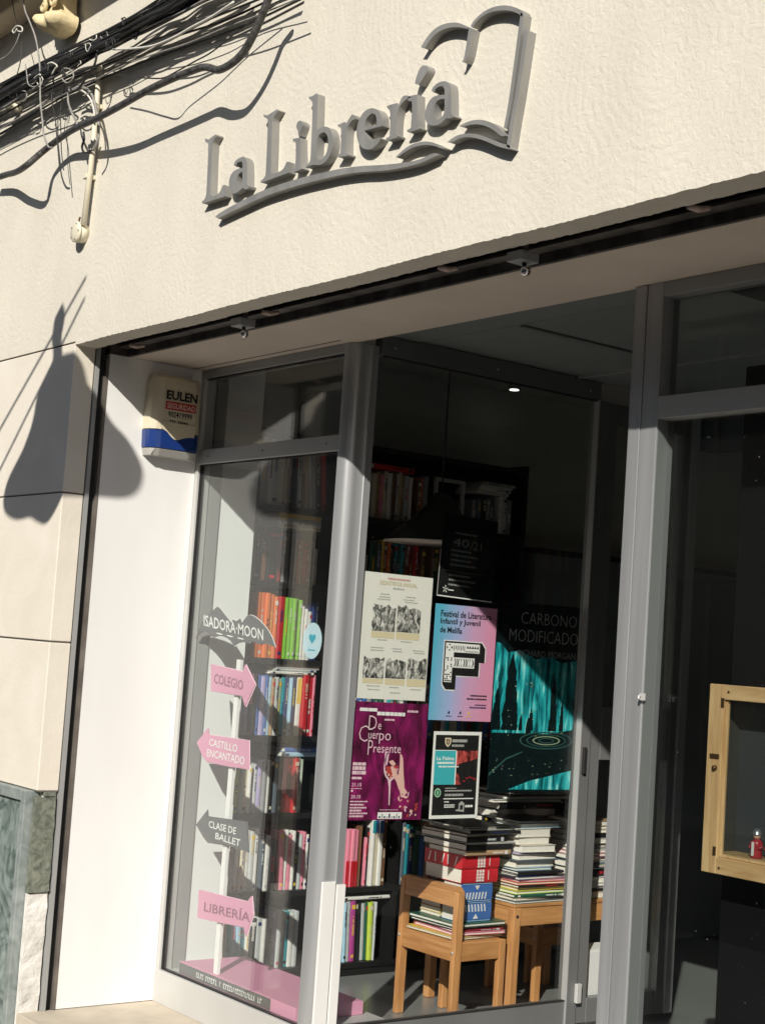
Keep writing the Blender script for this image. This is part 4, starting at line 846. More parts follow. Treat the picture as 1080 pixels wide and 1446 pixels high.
zc3 = pile(-0.320, 1.347, zc, [('cream', .012, .12, .15, 'x', 0, 0, 0), ('yellow', .018, .12, .15, 'x', 0, 0, 0), ('dark red', .020, .12, .15, 'x', 0, 0, 0), ('dark green', .030, .12, .15, 'x', 0, 0, 0), ('black', .034, .12, .15, 'x', 0, 0, 0)], 'inner pile beside the blue books', 4)
zt2 = pile(-0.176, 1.332, zc2, [('tan', .018, .215, .225, 'x', 0, 0, 0.02), ('black', .022, .25, .23, 'x', 0, 0.0), ('white', .006, .27, .24, 'p', 0.0, 0.01), ('black', .020, .26, .20, 'x', 0, 0), ('brown', .010, .25, .22, 'p', 0, 0), ('black', .012, .26, .24, 'x'), ('white', .006, .24, .22, 'p'), ('black', .008, .24, .24, 'p', 0, -.02)], 'tall dark pile above the red books', 5)
# table piles
T1 = [('slate', .010, .31, .33, 'p', 0.01, -0.01), ('cream', .010, .27, .28, 'p', 0, 0), ('dark green', .012, .25, .27, 'x'), ('lime', .012, .25, .26, 'p'), ('yellow', .010, .25, .26, 'p'), ('black', .010, .25, .26, 'x'), ('orange', .010, .27, .28, 'p'), ('pink', .008, .26, .28, 'p'), ('navy', .012, .24, .25, 'p'), ('grey', .008, .23, .24, 'p'), ('black', .010, .22, .23, 'x'), ('pale blue', .010, .2, .18, 'p'),
      ('white', .024, .19, .21, 'p', -.01, 0.0), ('slate', .004, .19, .22, 'p'), ('white', .020, .19, .20, 'p'), ('lilac', .008, .19, .17, 'p'), ('white', .026, .19, .17, 'p'), ('cream', .028, .18, .16, 'p'), ('white', .032, .18, .18, 'p'), ('pale blue', .016, .17, .20, 'p', -.01, .02), ('black', .010, .2, .22, 'p')]
zz = pile(tx1-0.012, ty0+0.012, tz+0.0008, T1, 'tall near pile on the table', 6)
T2 = [('cream', .024, .2, .17, 'p'), ('black', .012, .2, .2, 'x'), ('pale grey', .010, .2, .2, 'p'), ('white', .012, .2, .2, 'p'), ('white', .020, .2, .2, 'p'), ('black', .030, .2, .2, 'x'), ('slate', .024, .2, .2, 'x'), ('white', .006, .2, .21, 'p'), ('pale grey', .018, .19, .19, 'p'), ('pink', .014, .19, .17, 'p'), ('white', .012, .19, .17, 'p'), ('grey', .022, .19, .18, 'x'), ('white', .020, .19, .19, 'p'), ('black', .02, .2, .2, 'x'), ('cream', .014, .2, .2, 'p'), ('white', .01, .2, .2, 'p'), ('tan', .02, .2, .19, 'p')]
pile(tx1-0.02, ty0+0.365, tz+0.0008, T2, 'tall far pile on the table', 7)
T3 = [('black', .03, .24, .28, 'x'), ('black', .04, .24, .28, 'x'), ('brown', .03, .24, .28, 'p'), ('black', .04, .24, .27, 'x'), ('black', .04, .24, .28, 'x'), ('black', .04, .24, .28, 'x'), ('brown', .03, .24, .28, 'p'), ('black', .04, .24, .28, 'x'), ('black', .03, .27, .34, 'p', 0.03, 0), ('black', .028, .30, .38, 'x', 0.06, 0.02), ('white', .010, .30, .36, 'p', 0.07, -0.02), ('black', .014, .32, .40, 'p', 0.09, 0.04), ('brown', .010, .26, .30, 'p', 0.05, 0.1)]
pile(tx1-0.255, ty0+0.05, tz+0.0008, T3, 'dark pile at the table back', 8)
T4 = [('black', .05, .22, .25, 'x'), ('black', .05, .22, .25, 'x'), ('black', .05, .22, .25, 'x'), ('brown', .05, .22, .25, 'x'), ('black', .05, .22, .25, 'x'), ('black', .05, .22, .25, 'x'), ('black', .05, .22, .25, 'x')]
pile(tx1-0.255, ty0+0.37, tz+0.0008, T4, 'darkest pile at the far table corner', 10)
wb = thing('white_box', 'plain white cardboard box on the floor behind the porch side light', 'box', (-0.16, 2.0, FZ))
box('box_body', wb, -0.142, -0.035, 1.86, 2.14, FZ, 0.145, M_WHITE, bevel=0.002); box('box_flap', wb, -0.140, -0.037, 1.862, 2.138, 0.1455, 0.152, M_PAPER)

# ---- pendant lamp and lit downlight
LX, LY = -0.60, 1.455
lp = thing('pendant_lamp', 'wide dish pendant lamp with a dark outside hanging over the book table', 'lamp', (LX, LY, 1.66))
MB().lathe([(0.225, 1.668), (0.222, 1.672), (0.19, 1.70), (0.12, 1.76), (0.06, 1.82), (0.03, 1.87)], mat('dark_enamel', (0.012, 0.013, 0.012), 0.35), 40, Matrix.Translation((LX, LY, 0)), cap=False).build('shade', lp)
MB().lathe([(0.223, 1.667), (0.180, 1.695), (0.11, 1.72)], mat('warm_white_enamel', (0.88, 0.80, 0.70), 0.5), 40, Matrix.Translation((LX, LY, 0))).build('shade_lining', lp)
MB().tube([(LX, LY, 1.865), (LX, LY, 2.499)], 0.004, M_CABLE, 8).build('cord', lp)
me_ = bpy.data.materials.new('lamp_glow'); me_.use_nodes = True; bb_ = me_.node_tree.nodes['Principled BSDF']; bb_.inputs['Emission Color'].default_value = (1, 0.97, 0.9, 1); bb_.inputs['Emission Strength'].default_value = 2.0
o = onZ((726, 551), 2.470)
dl = thing('downlight', 'small lit round downlight glowing in the dark shop', 'lamp', (o.x, o.y, o.z))
MB().lathe([(0.022, 0.0), (0.021, 0.008)], me_, 20, Matrix.Translation((o.x, o.y, o.z))).build('lamp_face', dl)
MB().lathe([(0.028, 0.004), (0.028, 0.029)], M_ALUD, 20, Matrix.Translation((o.x, o.y, o.z))).build('bezel', dl)

# ================================================================== WINDOW DISPLAY STAND
M_PINKC = mat('pink_card', (0.64, 0.29, 0.42), 0.5); M_GREYC = mat('grey_card', (0.10, 0.10, 0.105), 0.5); M_WHITEC = mat('white_card', (0.78, 0.78, 0.76), 0.5); M_PINKL = mat('pale_pink_print', (0.82, 0.62, 0.68), 0.5); M_DPINK = mat('dark_pink_print', (0.26, 0.09, 0.15), 0.5)
box('display_plinth', B, -0.975, -0.03, 0.605, 0.90, -0.10, -0.018, M_ALUL, bevel=0.002)
DY = 0.586
ds = thing('display_stand', 'cardboard signpost stand with pink and grey arrows in the left display window', 'display stand', (-0.6, 0.75, -0.017))
pd = Plane((0, DY, 0), (1, 0, 0), (0, 0, 1))
def pxu(p, y=DY): q = onY(p, y); return (q.x, q.z)
def card(name, pts, m, edge, lab=None, y=DY, th=0.004, sm=0):
    P = [pxu(p, y) for p in pts]; pl = Plane((0, y, 0), (1, 0, 0), (0, 0, 1)); mb = MB(); pl.poly(mb, [P], m, 0, th, smooth=sm); o_ = mb.build(name, ds, label=lab)
    c_ = sum((Vector(p) for p in P), Vector((0, 0)))/len(P)
    Q = [(Vector(p)-c_)*1.0 + c_ + (Vector(p)-c_).normalized()*0.004 for p in P]; mb = MB(); pl.poly(mb, [[tuple(q) for q in Q]], edge, -0.0015, -0.0003, smooth=sm); mb.build('card_backing', o_)
    return pl, o_
def arrow_text(parent, txt, p0, p1, p2, p3, m, y, n):
    """lettering fitted between pixel corners p0 (top left) p1 (top right) p2 (bottom right) p3 (bottom left)"""
    a, b, c_, d = [pxu(p, y) for p in (p0, p1, p2, p3)]; vs, fs = text_mesh(txt, 0.012); mb = MB(); q = []
    for s, t in vs:
        u = (a[0]*(1-s)+b[0]*s)*t + (d[0]*(1-s)+c_[0]*s)*(1-t); v = (a[1]*(1-s)+b[1]*s)*t + (d[1]*(1-s)+c_[1]*s)*(1-t); q.append(Vector((u, y-n, v)))
    mb.add(q, fs, m); mb.build('lettering', parent)
Z0 = -0.017
MB().box(-0.885, -0.12, 0.578, 0.86, Z0, Z0+0.045, M_PINKC).build('base', ds, bevel=0.001)
pf = Plane((0, 0.5775, 0), (1, 0, 0), (0, 0, 1)); mb = MB(); pf.rect(mb, -0.882, -0.27, Z0+0.004, Z0+0.042, M_GREYC, 0, 0.0008); mb.build('front_strip', ds)
mb = MB(); r5 = random.Random(8); u = -0.77
while u < -0.33:
    wd = r5.uniform(0.006, 0.011)
    if r5.random() < 0.86:
        pf.rect(mb, u, u+wd*0.35, Z0+0.013, Z0+0.031, M_WHITEC, 0.001, 0.0016)
        if r5.random() < 0.6: pf.rect(mb, u, u+wd, Z0+0.027, Z0+0.031, M_WHITEC, 0.001, 0.0015)
        if r5.random() < 0.5: pf.rect(mb, u, u+wd, Z0+0.013, Z0+0.016, M_WHITEC, 0.001, 0.0015)
    u += wd+0.005
mb.build('small_print', ds)
PXL = onY((322, 1150), DY+0.008).x; a = onY((331, 925), DY+0.012); b = onY((313, 1371), DY+0.012); box('pole', ds, PXL-0.0135, PXL+0.0135, DY+0.004, DY+0.016, Z0+0.0455, 1.16, M_WHITEC)
# bat shaped header board
hp, ho = card('header_board', [(278,902),(283,884),(295,868),(308,857),(312,861),(322,874),(328,881),(330,875),(334,878),(340,874),(342,881),(349,871),(353,868),(362,872),(375,885),(383,897),(389,914),(376,908),(366,911),(357,904),(350,909),(341,905),(331,912),(325,902),(312,897),(301,901),(294,892),(285,892)], M_GREYC, M_WHITEC, 'grey bat wing shaped header board', sm=1)
arrow_text(ho, 'ISADORA·MOON', (288,868), (372,889), (372,905), (288,884), M_WHITEC, DY-0.0045, 0.0008)
arrow_text(ho, '...', (305,893), (345,902), (345,904), (305,895), M_WHITEC, DY-0.0045, 0.0008)
p_, o1 = card('arrow_board', [(299,938),(344,949),(347,939),(361,967),(347,998),(343,983),(299,976)], M_PINKC, M_PINKL, 'pink arrow board pointing right', DY-0.005)
arrow_text(o1, 'COLEGIO', (303,951), (344,961), (343,975), (302,965), M_DPINK, DY-0.0095, 0.0008)
p_, o2 = card('arrow_board', [(279,1049),(295,1028),(296,1038),(352,1046),(352,1087),(320,1082),(293,1076),(288,1070)], M_PINKC, M_PINKL, 'pink arrow board with two lines pointing left', DY-0.005)
arrow_text(o2, 'CASTILLO', (296,1043), (336,1052), (335,1063), (295,1053), M_WHITEC, DY-0.0095, 0.0008)
arrow_text(o2, 'ENCANTADO', (293,1058), (346,1069), (345,1081), (292,1068), M_WHITEC, DY-0.0095, 0.0008)
p_, o3 = card('arrow_board', [(278,1165),(294,1144),(295,1154),(349,1161),(351,1204),(322,1194),(294,1190),(289,1184)], M_GREYC, M_GREYC, 'grey arrow board with two lines pointing left', DY-0.005)
arrow_text(o3, 'CLASE DE', (295,1159), (334,1169), (333,1179), (295,1169), M_WHITEC, DY-0.0095, 0.0008)
arrow_text(o3, 'BALLET', (305,1176), (340,1186), (339,1196), (304,1185), M_WHITEC, DY-0.0095, 0.0008)
p_, o4 = card('arrow_board', [(282,1257),(350,1274),(356,1266),(358,1292),(348,1323),(345,1310),(280,1297)], M_PINKC, M_PINKL, 'lowest pink arrow board', DY-0.005)
arrow_text(o4, 'LIBRERÍA', (289,1271), (354,1286), (353,1303), (288,1287), M_DPINK, DY-0.0095, 0.0008)
# ---- round sticker on the inside of the glass
sk = thing('round_sticker', 'round pale blue sticker with a heart on the left display window', 'sticker', (-0.105, 0.57, 1.19))
c = onY((441, 905), 0.5695); pls = Plane((c.x, 0.5695, c.z), (1, 0, 0), (0, 0, 1))
mb = MB(); pls.poly(mb, [[(0.056*math.cos(a*0.2618), 0.062*math.sin(a*0.2618)) for a in range(24)]], mat('sticker_blue', (0.52, 0.68, 0.74), 0.5), 0, 0.0006); mb.build('sticker_disc', sk)
mb = MB(); H = []
for k_ in range(24):
    a = 2*math.pi*k_/24; H.append((0.0016*16*math.sin(a)**3*0.8, 0.0015*(13*math.cos(a)-5*math.cos(2*a)-2*math.cos(3*a)-math.cos(4*a))*0.8+0.008))
pls.poly(mb, [H], mat('sticker_teal', (0.06, 0.38, 0.50), 0.5), 0.0007, 0.0012); pls.rect(mb, -0.022, 0.022, -0.034, -0.030, MATS['sticker_teal'], 0.0007, 0.0012); mb.build('heart_print', sk)

# ================================================================== POSTERS on the inside of the porch glass
PX = -0.0072
M_NAVYT = mat('navy_print', (0.02, 0.03, 0.10), 0.5); M_BORD = mat('poster_cream', (0.72, 0.71, 0.65), 0.55, var=0.02); M_GREYP = mat('grey_print', (0.38, 0.38, 0.36), 0.5); M_GOLDP = mat('gold_print', (0.50, 0.42, 0.22), 0.5)
def grad_mat(name, stops, axis_rot=0.0, noise=0.0, size=0.3):
    m = bpy.data.materials.new(name); m.use_nodes = True; n = m.node_tree.nodes; L = m.node_tree.links; b = n['Principled BSDF']; b.inputs['Roughness'].default_value = 0.45
    tc = n.new('ShaderNodeTexCoord'); sp = n.new('ShaderNodeSeparateXYZ'); L.new(tc.outputs['Generated'], sp.inputs[0])
    m1 = n.new('ShaderNodeMath'); m1.operation = 'MULTIPLY'; m1.inputs[1].default_value = math.cos(axis_rot); L.new(sp.outputs['Y'], m1.inputs[0])
    m2 = n.new('ShaderNodeMath'); m2.operation = 'MULTIPLY_ADD'; m2.inputs[1].default_value = math.sin(axis_rot); L.new(sp.outputs['Z'], m2.inputs[0]); L.new(m1.outputs[0], m2.inputs[2])
    src = m2.outputs[0]
    if noise:
        t = n.new('ShaderNodeTexNoise'); t.inputs['Scale'].default_value = 5; t.inputs['Detail'].default_value = 4; L.new(tc.outputs['Generated'], t.inputs[0])
        a = n.new('ShaderNodeMath'); a.operation = 'MULTIPLY_ADD'; a.inputs[1].default_value = noise; L.new(t.outputs['Fac'], a.inputs[0]); L.new(src, a.inputs[2]); src = a.outputs[0]
    r = n.new('ShaderNodeValToRGB'); e = r.color_ramp.elements
    e[0].position = stops[0][0]; e[0].color = (*stops[0][1], 1); e[1].position = stops[-1][0]; e[1].color = (*stops[-1][1], 1)
    for p, c in stops[1:-1]: q = e.new(p); q.color = (*c, 1)
    L.new(src, r.inputs[0]); L.new(r.outputs[0], b.inputs['Base Color']); return m
def engraving_mat():
    m = bpy.data.materials.new('engraving_print'); m.use_nodes = True; n = m.node_tree.nodes; L = m.node_tree.links; b = n['Principled BSDF']
    tc = n.new('ShaderNodeTexCoord'); t = n.new('ShaderNodeTexNoise'); t.inputs['Scale'].default_value = 42; t.inputs['Detail'].default_value = 7; t.inputs['Roughness'].default_value = 0.72; t.inputs['Distortion'].default_value = 0.9
    mp = n.new('ShaderNodeMapping'); mp.inputs['Scale'].default_value = (1, 1.5, 0.8); L.new(tc.outputs['Object'], mp.inputs[0]); L.new(mp.outputs[0], t.inputs[0])
    r = n.new('ShaderNodeValToRGB'); e = r.color_ramp.elements; e[0].position = 0.40; e[0].color = (0.02, 0.02, 0.02, 1); e[1].position = 0.60; e[1].color = (0.68, 0.67, 0.62, 1); q = e.new(0.47); q.color = (0.13, 0.13, 0.12, 1); q = e.new(0.53); q.color = (0.36, 0.36, 0.33, 1)
    L.new(t.outputs['Fac'], r.inputs[0]); L.new(r.outputs[0], b.inputs['Base Color']); return m
M_ENG = engraving_mat()
def poster(label, y0, y1, z0, z1, m, tilt=0.0):
    t = thing('poster', label, 'poster', (PX, (y0+y1)/2, z0))
    c, s = math.cos(tilt), math.sin(tilt)
    pl = Plane((PX, y0, z0), (0, c, s), (0, -s, c)); mb = MB(); pl.rect(mb, 0, y1-y0, 0, z1-z0, m, -0.0006, 0); mb.build('sheet', t); return t, pl, y1-y0, z1-z0
def lines(pl, mb, u0, u1, v, h, m, seed=0, al='l', n=0.0004, wmin=0.004, wmax=0.014, frac=1.0):
    """a run of small illegible words"""
    r = random.Random(seed); u = u0; end = u0+(u1-u0)*frac
    if al == 'r': u = u1-(u1-u0)*frac; end = u1
    if al == 'c': u = (u0+u1)/2-(u1-u0)*frac/2; end = (u0+u1)/2+(u1-u0)*frac/2
    while u < end-0.002:
        w_ = min(r.uniform(wmin, wmax), end-u); pl.rect(mb, u, u+w_, v, v+h, m, n, n+0.0005); u += w_+0.0022
# 1: cream history poster with five engravings
t, pl, W, H = poster('cream poster with five black and white engravings, topmost left on the porch glass', 0.653, 0.953, 1.066, 1.494, M_BORD, -0.004)
mb = MB()
u0, u1 = 0.012, W-0.006
for (a, b, c, d) in ((0.045, 0.145, 0.230, 0.318), (0.152, 0.255, 0.232, 0.322), (0.022, 0.110, 0.070, 0.145), (0.118, 0.204, 0.072, 0.140), (0.212, 0.296, 0.075, 0.146)):
    top = [(a, c), (b, c)] + [(b-(b-a)*i/6, d+random.uniform(-0.012, 0.006)) for i in range(7)]
    pl.poly(mb, [top], M_ENG, 0.0003, 0.0008)
mb.build('engraving', t)
mb = MB(); M_YB = mat('faded_yellow_print', (0.62, 0.55, 0.36), 0.6)
for (a, b, c, d) in ((0.045, 0.145, 0.207, 0.228), (0.152, 0.255, 0.207, 0.230), (0.022, 0.110, 0.052, 0.068), (0.118, 0.204, 0.050, 0.070), (0.212, 0.296, 0.048, 0.073)): pl.rect(mb, a, b, c, d, M_YB, 0.0003, 0.0006)
mb.build('yellow_strip', t)
mb = MB(); pl.text(mb, 'DESASTRE DE ANNUAL', 0.068, 0.232, 0.388, 0.402, M_GOLDP, 0.0008, bold=0.01); mb.build('lettering', t)
mb = MB(); MR = mat('faded_red_print', (0.55, 0.28, 0.24), 0.5)
lines(pl, mb, 0.10, 0.20, 0.408, 0.006, MR, 1); lines(pl, mb, 0.125, 0.175, 0.376, 0.005, M_GREYP, 2)
for i, (uu, vv) in enumerate([(0.06, 0.355), (0.06, 0.345), (0.055, 0.337), (0.17, 0.352), (0.165, 0.342), (0.175, 0.334), (0.06, 0.199), (0.165, 0.198), (0.04, 0.172), (0.125, 0.172), (0.22, 0.17), (0.04, 0.163), (0.13, 0.163), (0.225, 0.162), (0.035, 0.042), (0.125, 0.040), (0.22, 0.036), (0.04, 0.030), (0.13, 0.022)]):
    lines(pl, mb, uu, uu+0.07, vv, 0.0032, M_GREYP, i+5, 'c', frac=0.6+0.3*((i*7) % 3)/3)
mb.build('small_print', t)
# 2: magenta theatre poster
M_MAG = mat('magenta_ink', (0.030, 0.004, 0.012), 0.45, col2=(0.27, 0.012, 0.12), vscale=13, stretch=(1, 1.6, 0.7), dist=0.8, detail=8)
t, pl, W, H = poster('dark magenta theatre poster with a hand and a wine glass, under the cream poster', 0.651, 0.968, 0.660, 1.056, M_MAG, -0.008)
mb = MB(); MPK = mat('pale_pink_ink', (0.72, 0.52, 0.58), 0.5)
# hand drawn capitals, tall and thin
pl.text(mb, 'D', 0.062, 0.096, 0.302, 0.350, MPK, 0.0006, bold=-0.012); pl.text(mb, 'e', 0.102, 0.116, 0.304, 0.324, MPK, 0.0006)
pl.text(mb, 'C', 0.024, 0.062, 0.262, 0.316, MPK, 0.0006, bold=-0.018); pl.text(mb, 'uer', 0.064, 0.108, 0.272, 0.292, MPK, 0.0006); pl.text(mb, 'po', 0.110, 0.160, 0.256, 0.292, MPK, 0.0006, bold=-0.005)
pl.text(mb, 'P', 0.066, 0.086, 0.218, 0.268, MPK, 0.0006, bold=-0.012); pl.text(mb, 'resente', 0.090, 0.208, 0.226, 0.250, MPK, 0.0006)
pl.text(mb, '21.15', 0.010, 0.050, 0.112, 0.124, MPK, 0.0006, bold=0.015); pl.text(mb, '20.15', 0.010, 0.050, 0.072, 0.084, MPK, 0.0006, bold=0.015)
mb.build('lettering', t)
mb = MB()
lines(pl, mb, 0.020, 0.095, 0.364, 0.011, M_WHITEC, 3, frac=0.98, wmin=0.03, wmax=0.05); lines(pl, mb, 0.095, 0.215, 0.352, 0.012, M_WHITEC, 4, wmin=0.012, wmax=0.03); lines(pl, mb, 0.225, 0.275, 0.366, 0.007, MPK, 7); lines(pl, mb, 0.128, 0.172, 0.335, 0.006, MPK, 8)
for i, (v, h, f_) in enumerate([(0.182, 0.010, 0.95), (0.167, 0.012, 1.0), (0.152, 0.012, 1.0), (0.136, 0.008, 0.7), (0.104, 0.002, 0.8), (0.094, 0.007, 0.15), (0.060, 0.004, 1.25), (0.049, 0.005, 1.0), (0.039, 0.005, 1.2), (0.029, 0.006, 0.85), (0.020, 0.005, 1.3), (0.010, 0.006, 1.0)]): lines(pl, mb, 0.008, 0.066, v, h, MPK, 20+i, frac=f_, wmax=0.02)
pl.rect(mb, 0.128, 0.232, 0.004, 0.026, M_WHITEC, 0.0003, 0.0006)
mb.build('small_print', t)
mb = MB()
for i in range(9): pl.rect(mb, 0.133+i*0.0105, 0.1395+i*0.0105, 0.007, 0.013+0.008*(i % 3 == 1), M_GREYP if i % 2 else M_NAVYT, 0.0008, 0.0012)
lines(pl, mb, 0.135, 0.215, 0.033, 0.002, MPK, 44)
mb.build('sponsor_strip', t)
mb = MB(); MSK = mat('pale_skin_ink', (0.70, 0.44, 0.38), 0.5); MRD = mat('wine_ink', (0.42, 0.05, 0.05), 0.5)
pl.poly(mb, [[(0.206, 0.225), (0.220, 0.215), (0.226, 0.160), (0.236, 0.110), (0.232, 0.086), (0.215, 0.098), (0.203, 0.118), (0.196, 0.135), (0.206, 0.155), (0.208, 0.19)]], MSK, 0.0003, 0.0008, smooth=2)
pl.poly(mb, [[(0.168, 0.178), (0.178, 0.184), (0.202, 0.150), (0.232, 0.112), (0.25, 0.092), (0.238, 0.085), (0.205, 0.120), (0.180, 0.150)]], MSK, 0.0009, 0.0012, smooth=2)
pl.poly(mb, [[(0.160, 0.198), (0.176, 0.202), (0.190, 0.190), (0.184, 0.183), (0.168, 0.186)]], MSK, 0.0004, 0.0008, smooth=2)
pl.poly(mb, [[(0.212, 0.106), (0.218, 0.108), (0.226, 0.086), (0.254, 0.078), (0.246, 0.072), (0.222, 0.078)]], MSK, 0.0013, 0.0015, smooth=2)
rh = random.Random(12)
for k_ in range(26):
    u_, v_ = 0.212+rh.uniform(0, 0.088), 0.012+rh.uniform(0, 0.078); an = rh.uniform(0.6, 2.3); l_ = rh.uniform(0.008, 0.020); w_ = rh.uniform(0.0022, 0.0050)
    if u_ < 0.236 and v_ < 0.034: continue
    dx, dy = math.cos(an)*l_/2, math.sin(an)*l_/2; ex, ey = -math.sin(an)*w_, math.cos(an)*w_
    pl.poly(mb, [[(u_-dx, v_-dy), (u_+ex, v_+ey), (u_+dx, v_+dy), (u_-ex, v_-ey)]], (MSK, MPK, MRD)[k_ % 3], 0.0003+0.00004*k_, 0.0008+0.00004*k_, smooth=2)
mb.build('hand_print', t)
mb = MB()
pl.poly(mb, [[(0.140, 0.228), (0.148, 0.228), (0.138, 0.180), (0.145, 0.150), (0.166, 0.130), (0.172, 0.050), (0.176, 0.050), (0.174, 0.130), (0.194, 0.146), (0.202, 0.176), (0.200, 0.176), (0.190, 0.152), (0.170, 0.136), (0.150, 0.154), (0.144, 0.180)]], MPK, 0.0002, 0.0005, smooth=1)
pl.poly(mb, [[(0.148, 0.180), (0.200, 0.184), (0.196, 0.160), (0.172, 0.140), (0.152, 0.158)]], MRD, 0.00005, 0.0001, smooth=2)
for a0, b0 in ((0.150, 0.160), (0.162, 0.152), (0.172, 0.142), (0.18, 0.15), (0.19, 0.17)): pl.poly(mb, [[(a0-0.005, b0), (a0, b0+0.005), (a0+0.006, b0), (a0, b0-0.005)]], MSK, 0.0014, 0.0016, smooth=1)
pl.poly(mb, [[(0.148, 0.215), (0.158, 0.228), (0.154, 0.188), (0.147, 0.182)]], MPK, 0.0006, 0.0009, smooth=1)
mb.build('glass_print', t)
# 3: festival poster, blue to pink, with a block letter F
M_FEST = grad_mat('blue_to_pink', [(0.02, (0.10, 0.42, 0.58)), (0.35, (0.36, 0.42, 0.66)), (0.6, (0.58, 0.34, 0.52)), (0.9, (0.66, 0.28, 0.42))], -0.12, 0.12)
t, pl, W, H = poster('blue to pink festival poster with a big patterned letter F', 0.973, 1.262, 1.001, 1.407, M_FEST, -0.002)
mb = MB()
pl.text(mb, 'Festival de Literatura', 0.026, 0.262, 0.362, 0.385, M_INK, 0.0006, bold=0.022)
pl.text(mb, 'Infantil y Juvenil', 0.026, 0.212, 0.332, 0.357, M_INK, 0.0006, bold=0.022)
pl.text(mb, 'de Melilla', 0.026, 0.128, 0.306, 0.327, M_INK, 0.0006, bold=0.022)
mb.build('lettering', t)
mb = MB(); Fo = [(0.052, 0.278), (0.225, 0.278), (0.242, 0.258), (0.242, 0.208), (0.217, 0.208), (0.217, 0.158), (0.112, 0.158), (0.112, 0.108), (0.068, 0.108), (0.052, 0.126)]
c_ = Vector((0.13, 0.19)); pl.poly(mb, [[tuple(c_+(Vector(p)-c_)*1.0+(Vector(p)-c_).normalized()*0.0045) for p in Fo]], M_PAPER, 0.0002, 0.0005); pl.poly(mb, [Fo], M_INK, 0.0006, 0.0008); mb.build('letter_shadow', t)
mb = MB(); pl.poly(mb, [[(0.058, 0.272), (0.215, 0.272), (0.215, 0.240), (0.096, 0.240), (0.096, 0.222), (0.194, 0.222), (0.194, 0.186), (0.092, 0.186), (0.092, 0.134), (0.058, 0.134)]], M_PAPER, 0.0009, 0.0012)
def bk(u, v, w_, h_): pl.rect(mb, u, u+w_, v, v+h_, M_INK, 0.0013, 0.0016)
def tri(P): pl.poly(mb, [P], M_INK, 0.0013, 0.0016)
tri([(0.062, 0.262), (0.068, 0.256), (0.062, 0.250)]); tri([(0.088, 0.262), (0.080, 0.256), (0.088, 0.250)]); tri([(0.070, 0.268), (0.080, 0.268), (0.075, 0.262)]); tri([(0.070, 0.245), (0.080, 0.245), (0.075, 0.251)])
for i in range(7): bk(0.094+i*0.008, 0.246+(i % 2)*0.004, 0.003, 0.018-(i % 2)*0.004)
for i in range(5): tri([(0.152+i*0.012, 0.256), (0.158+i*0.012, 0.266), (0.164+i*0.012, 0.256)])
for i in range(9): bk(0.150+i*0.007, 0.242, 0.0025, 0.006)
for i in range(9):
    a0 = 0.100+i*0.0102; tri([(a0, 0.218), (a0+0.004, 0.218), (a0+0.010*(1 if i % 4 < 2 else -0.2), 0.204), (a0+0.004, 0.190), (a0, 0.190), (a0+0.005*(1 if i % 4 < 2 else -0.2), 0.204)])
r7 = random.Random(4)
for i in range(12):
    for j in range(4):
        if r7.random() < 0.45: bk(0.060+j*0.0078, 0.137+i*0.0072, 0.0060, 0.0045)
mb.build('letter_pattern', t)
mb = MB(); lines(pl, mb, 0.185, 0.262, 0.088, 0.005, M_INK, 1, 'r'); lines(pl, mb, 0.17, 0.262, 0.076, 0.005, M_INK, 2, 'r'); lines(pl, mb, 0.21, 0.262, 0.056, 0.004, M_NAVYT, 3, 'r'); lines(pl, mb, 0.185, 0.262, 0.046, 0.005, M_NAVYT, 4, 'r')
for uu, m_ in ((0.085, M_NAVYT), (0.138, M_NAVYT), (0.178, BM['yellow'])): pl.poly(mb, [[(uu, 0.026), (uu+0.006, 0.034), (uu+0.012, 0.030), (uu+0.007, 0.022)]], m_, 0.0003, 0.0006); lines(pl, mb, uu-0.006, uu+0.018, 0.014, 0.003, m_, 9)
mb.build('small_print', t)
# 4: dark and turquoise council poster in a white border
t, pl, W, H = poster('small black poster with turquoise and red panels and a white border, beside the magenta one', 1.005, 1.226, 0.659, 0.962, M_PAPER, 0.006)
mb = MB(); pl.rect(mb, 0.010, W-0.012, 0.012, H-0.012, M_INK, 0.0001, 0.0003); mb.build('black_panel', t)
mb = MB(); pl.rect(mb, 0.010, 0.105, 0.118, 0.236, mat('turquoise_ink', (0.05, 0.42, 0.46), 0.5), 0.0004, 0.0006); pl.rect(mb, 0.1052, 0.110, 0.118, 0.236, M_PAPER, 0.0004, 0.0006); pl.rect(mb, 0.010, 0.105, 0.236, 0.2385, M_PAPER, 0.0004, 0.0006); mb.build('turquoise_panel', t)
mb = MB(); M_LAVA = mat('red_glow_print', (0.04, 0.005, 0.005), 0.5, col2=(0.75, 0.12, 0.10), vscale=45, stretch=(1, 1, 0.4), dist=1.0); pl.poly(mb, [[(0.1102, 0.236), (0.208, 0.236), (0.208, 0.210), (0.17, 0.200), (0.14, 0.195), (0.1102, 0.185)]], M_LAVA, 0.0004, 0.0006); pl.poly(mb, [[(0.1102, 0.160), (0.125, 0.150), (0.135, 0.118), (0.1102, 0.118)]], M_LAVA, 0.0004, 0.0006)
for i, (uu, vv) in enumerate([(0.145, 0.13), (0.158, 0.14), (0.172, 0.143), (0.186, 0.14), (0.195, 0.136)]): pl.rect(mb, uu, uu+0.009, vv-0.002, vv+0.002, BM['red'], 0.0005, 0.0008)
mb.build('red_panel', t)
mb = MB(); pl.text(mb, 'La Palma', 0.018, 0.098, 0.203, 0.216, M_PAPER, 0.0010, bold=0.02); mb.build('lettering', t)
mb = MB()
lines(pl, mb, 0.022, 0.098, 0.190, 0.007, M_PAPER, 1, 'r', n=0.0007); lines(pl, mb, 0.03, 0.12, 0.178, 0.005, M_PAPER, 2, 'r', n=0.0007)
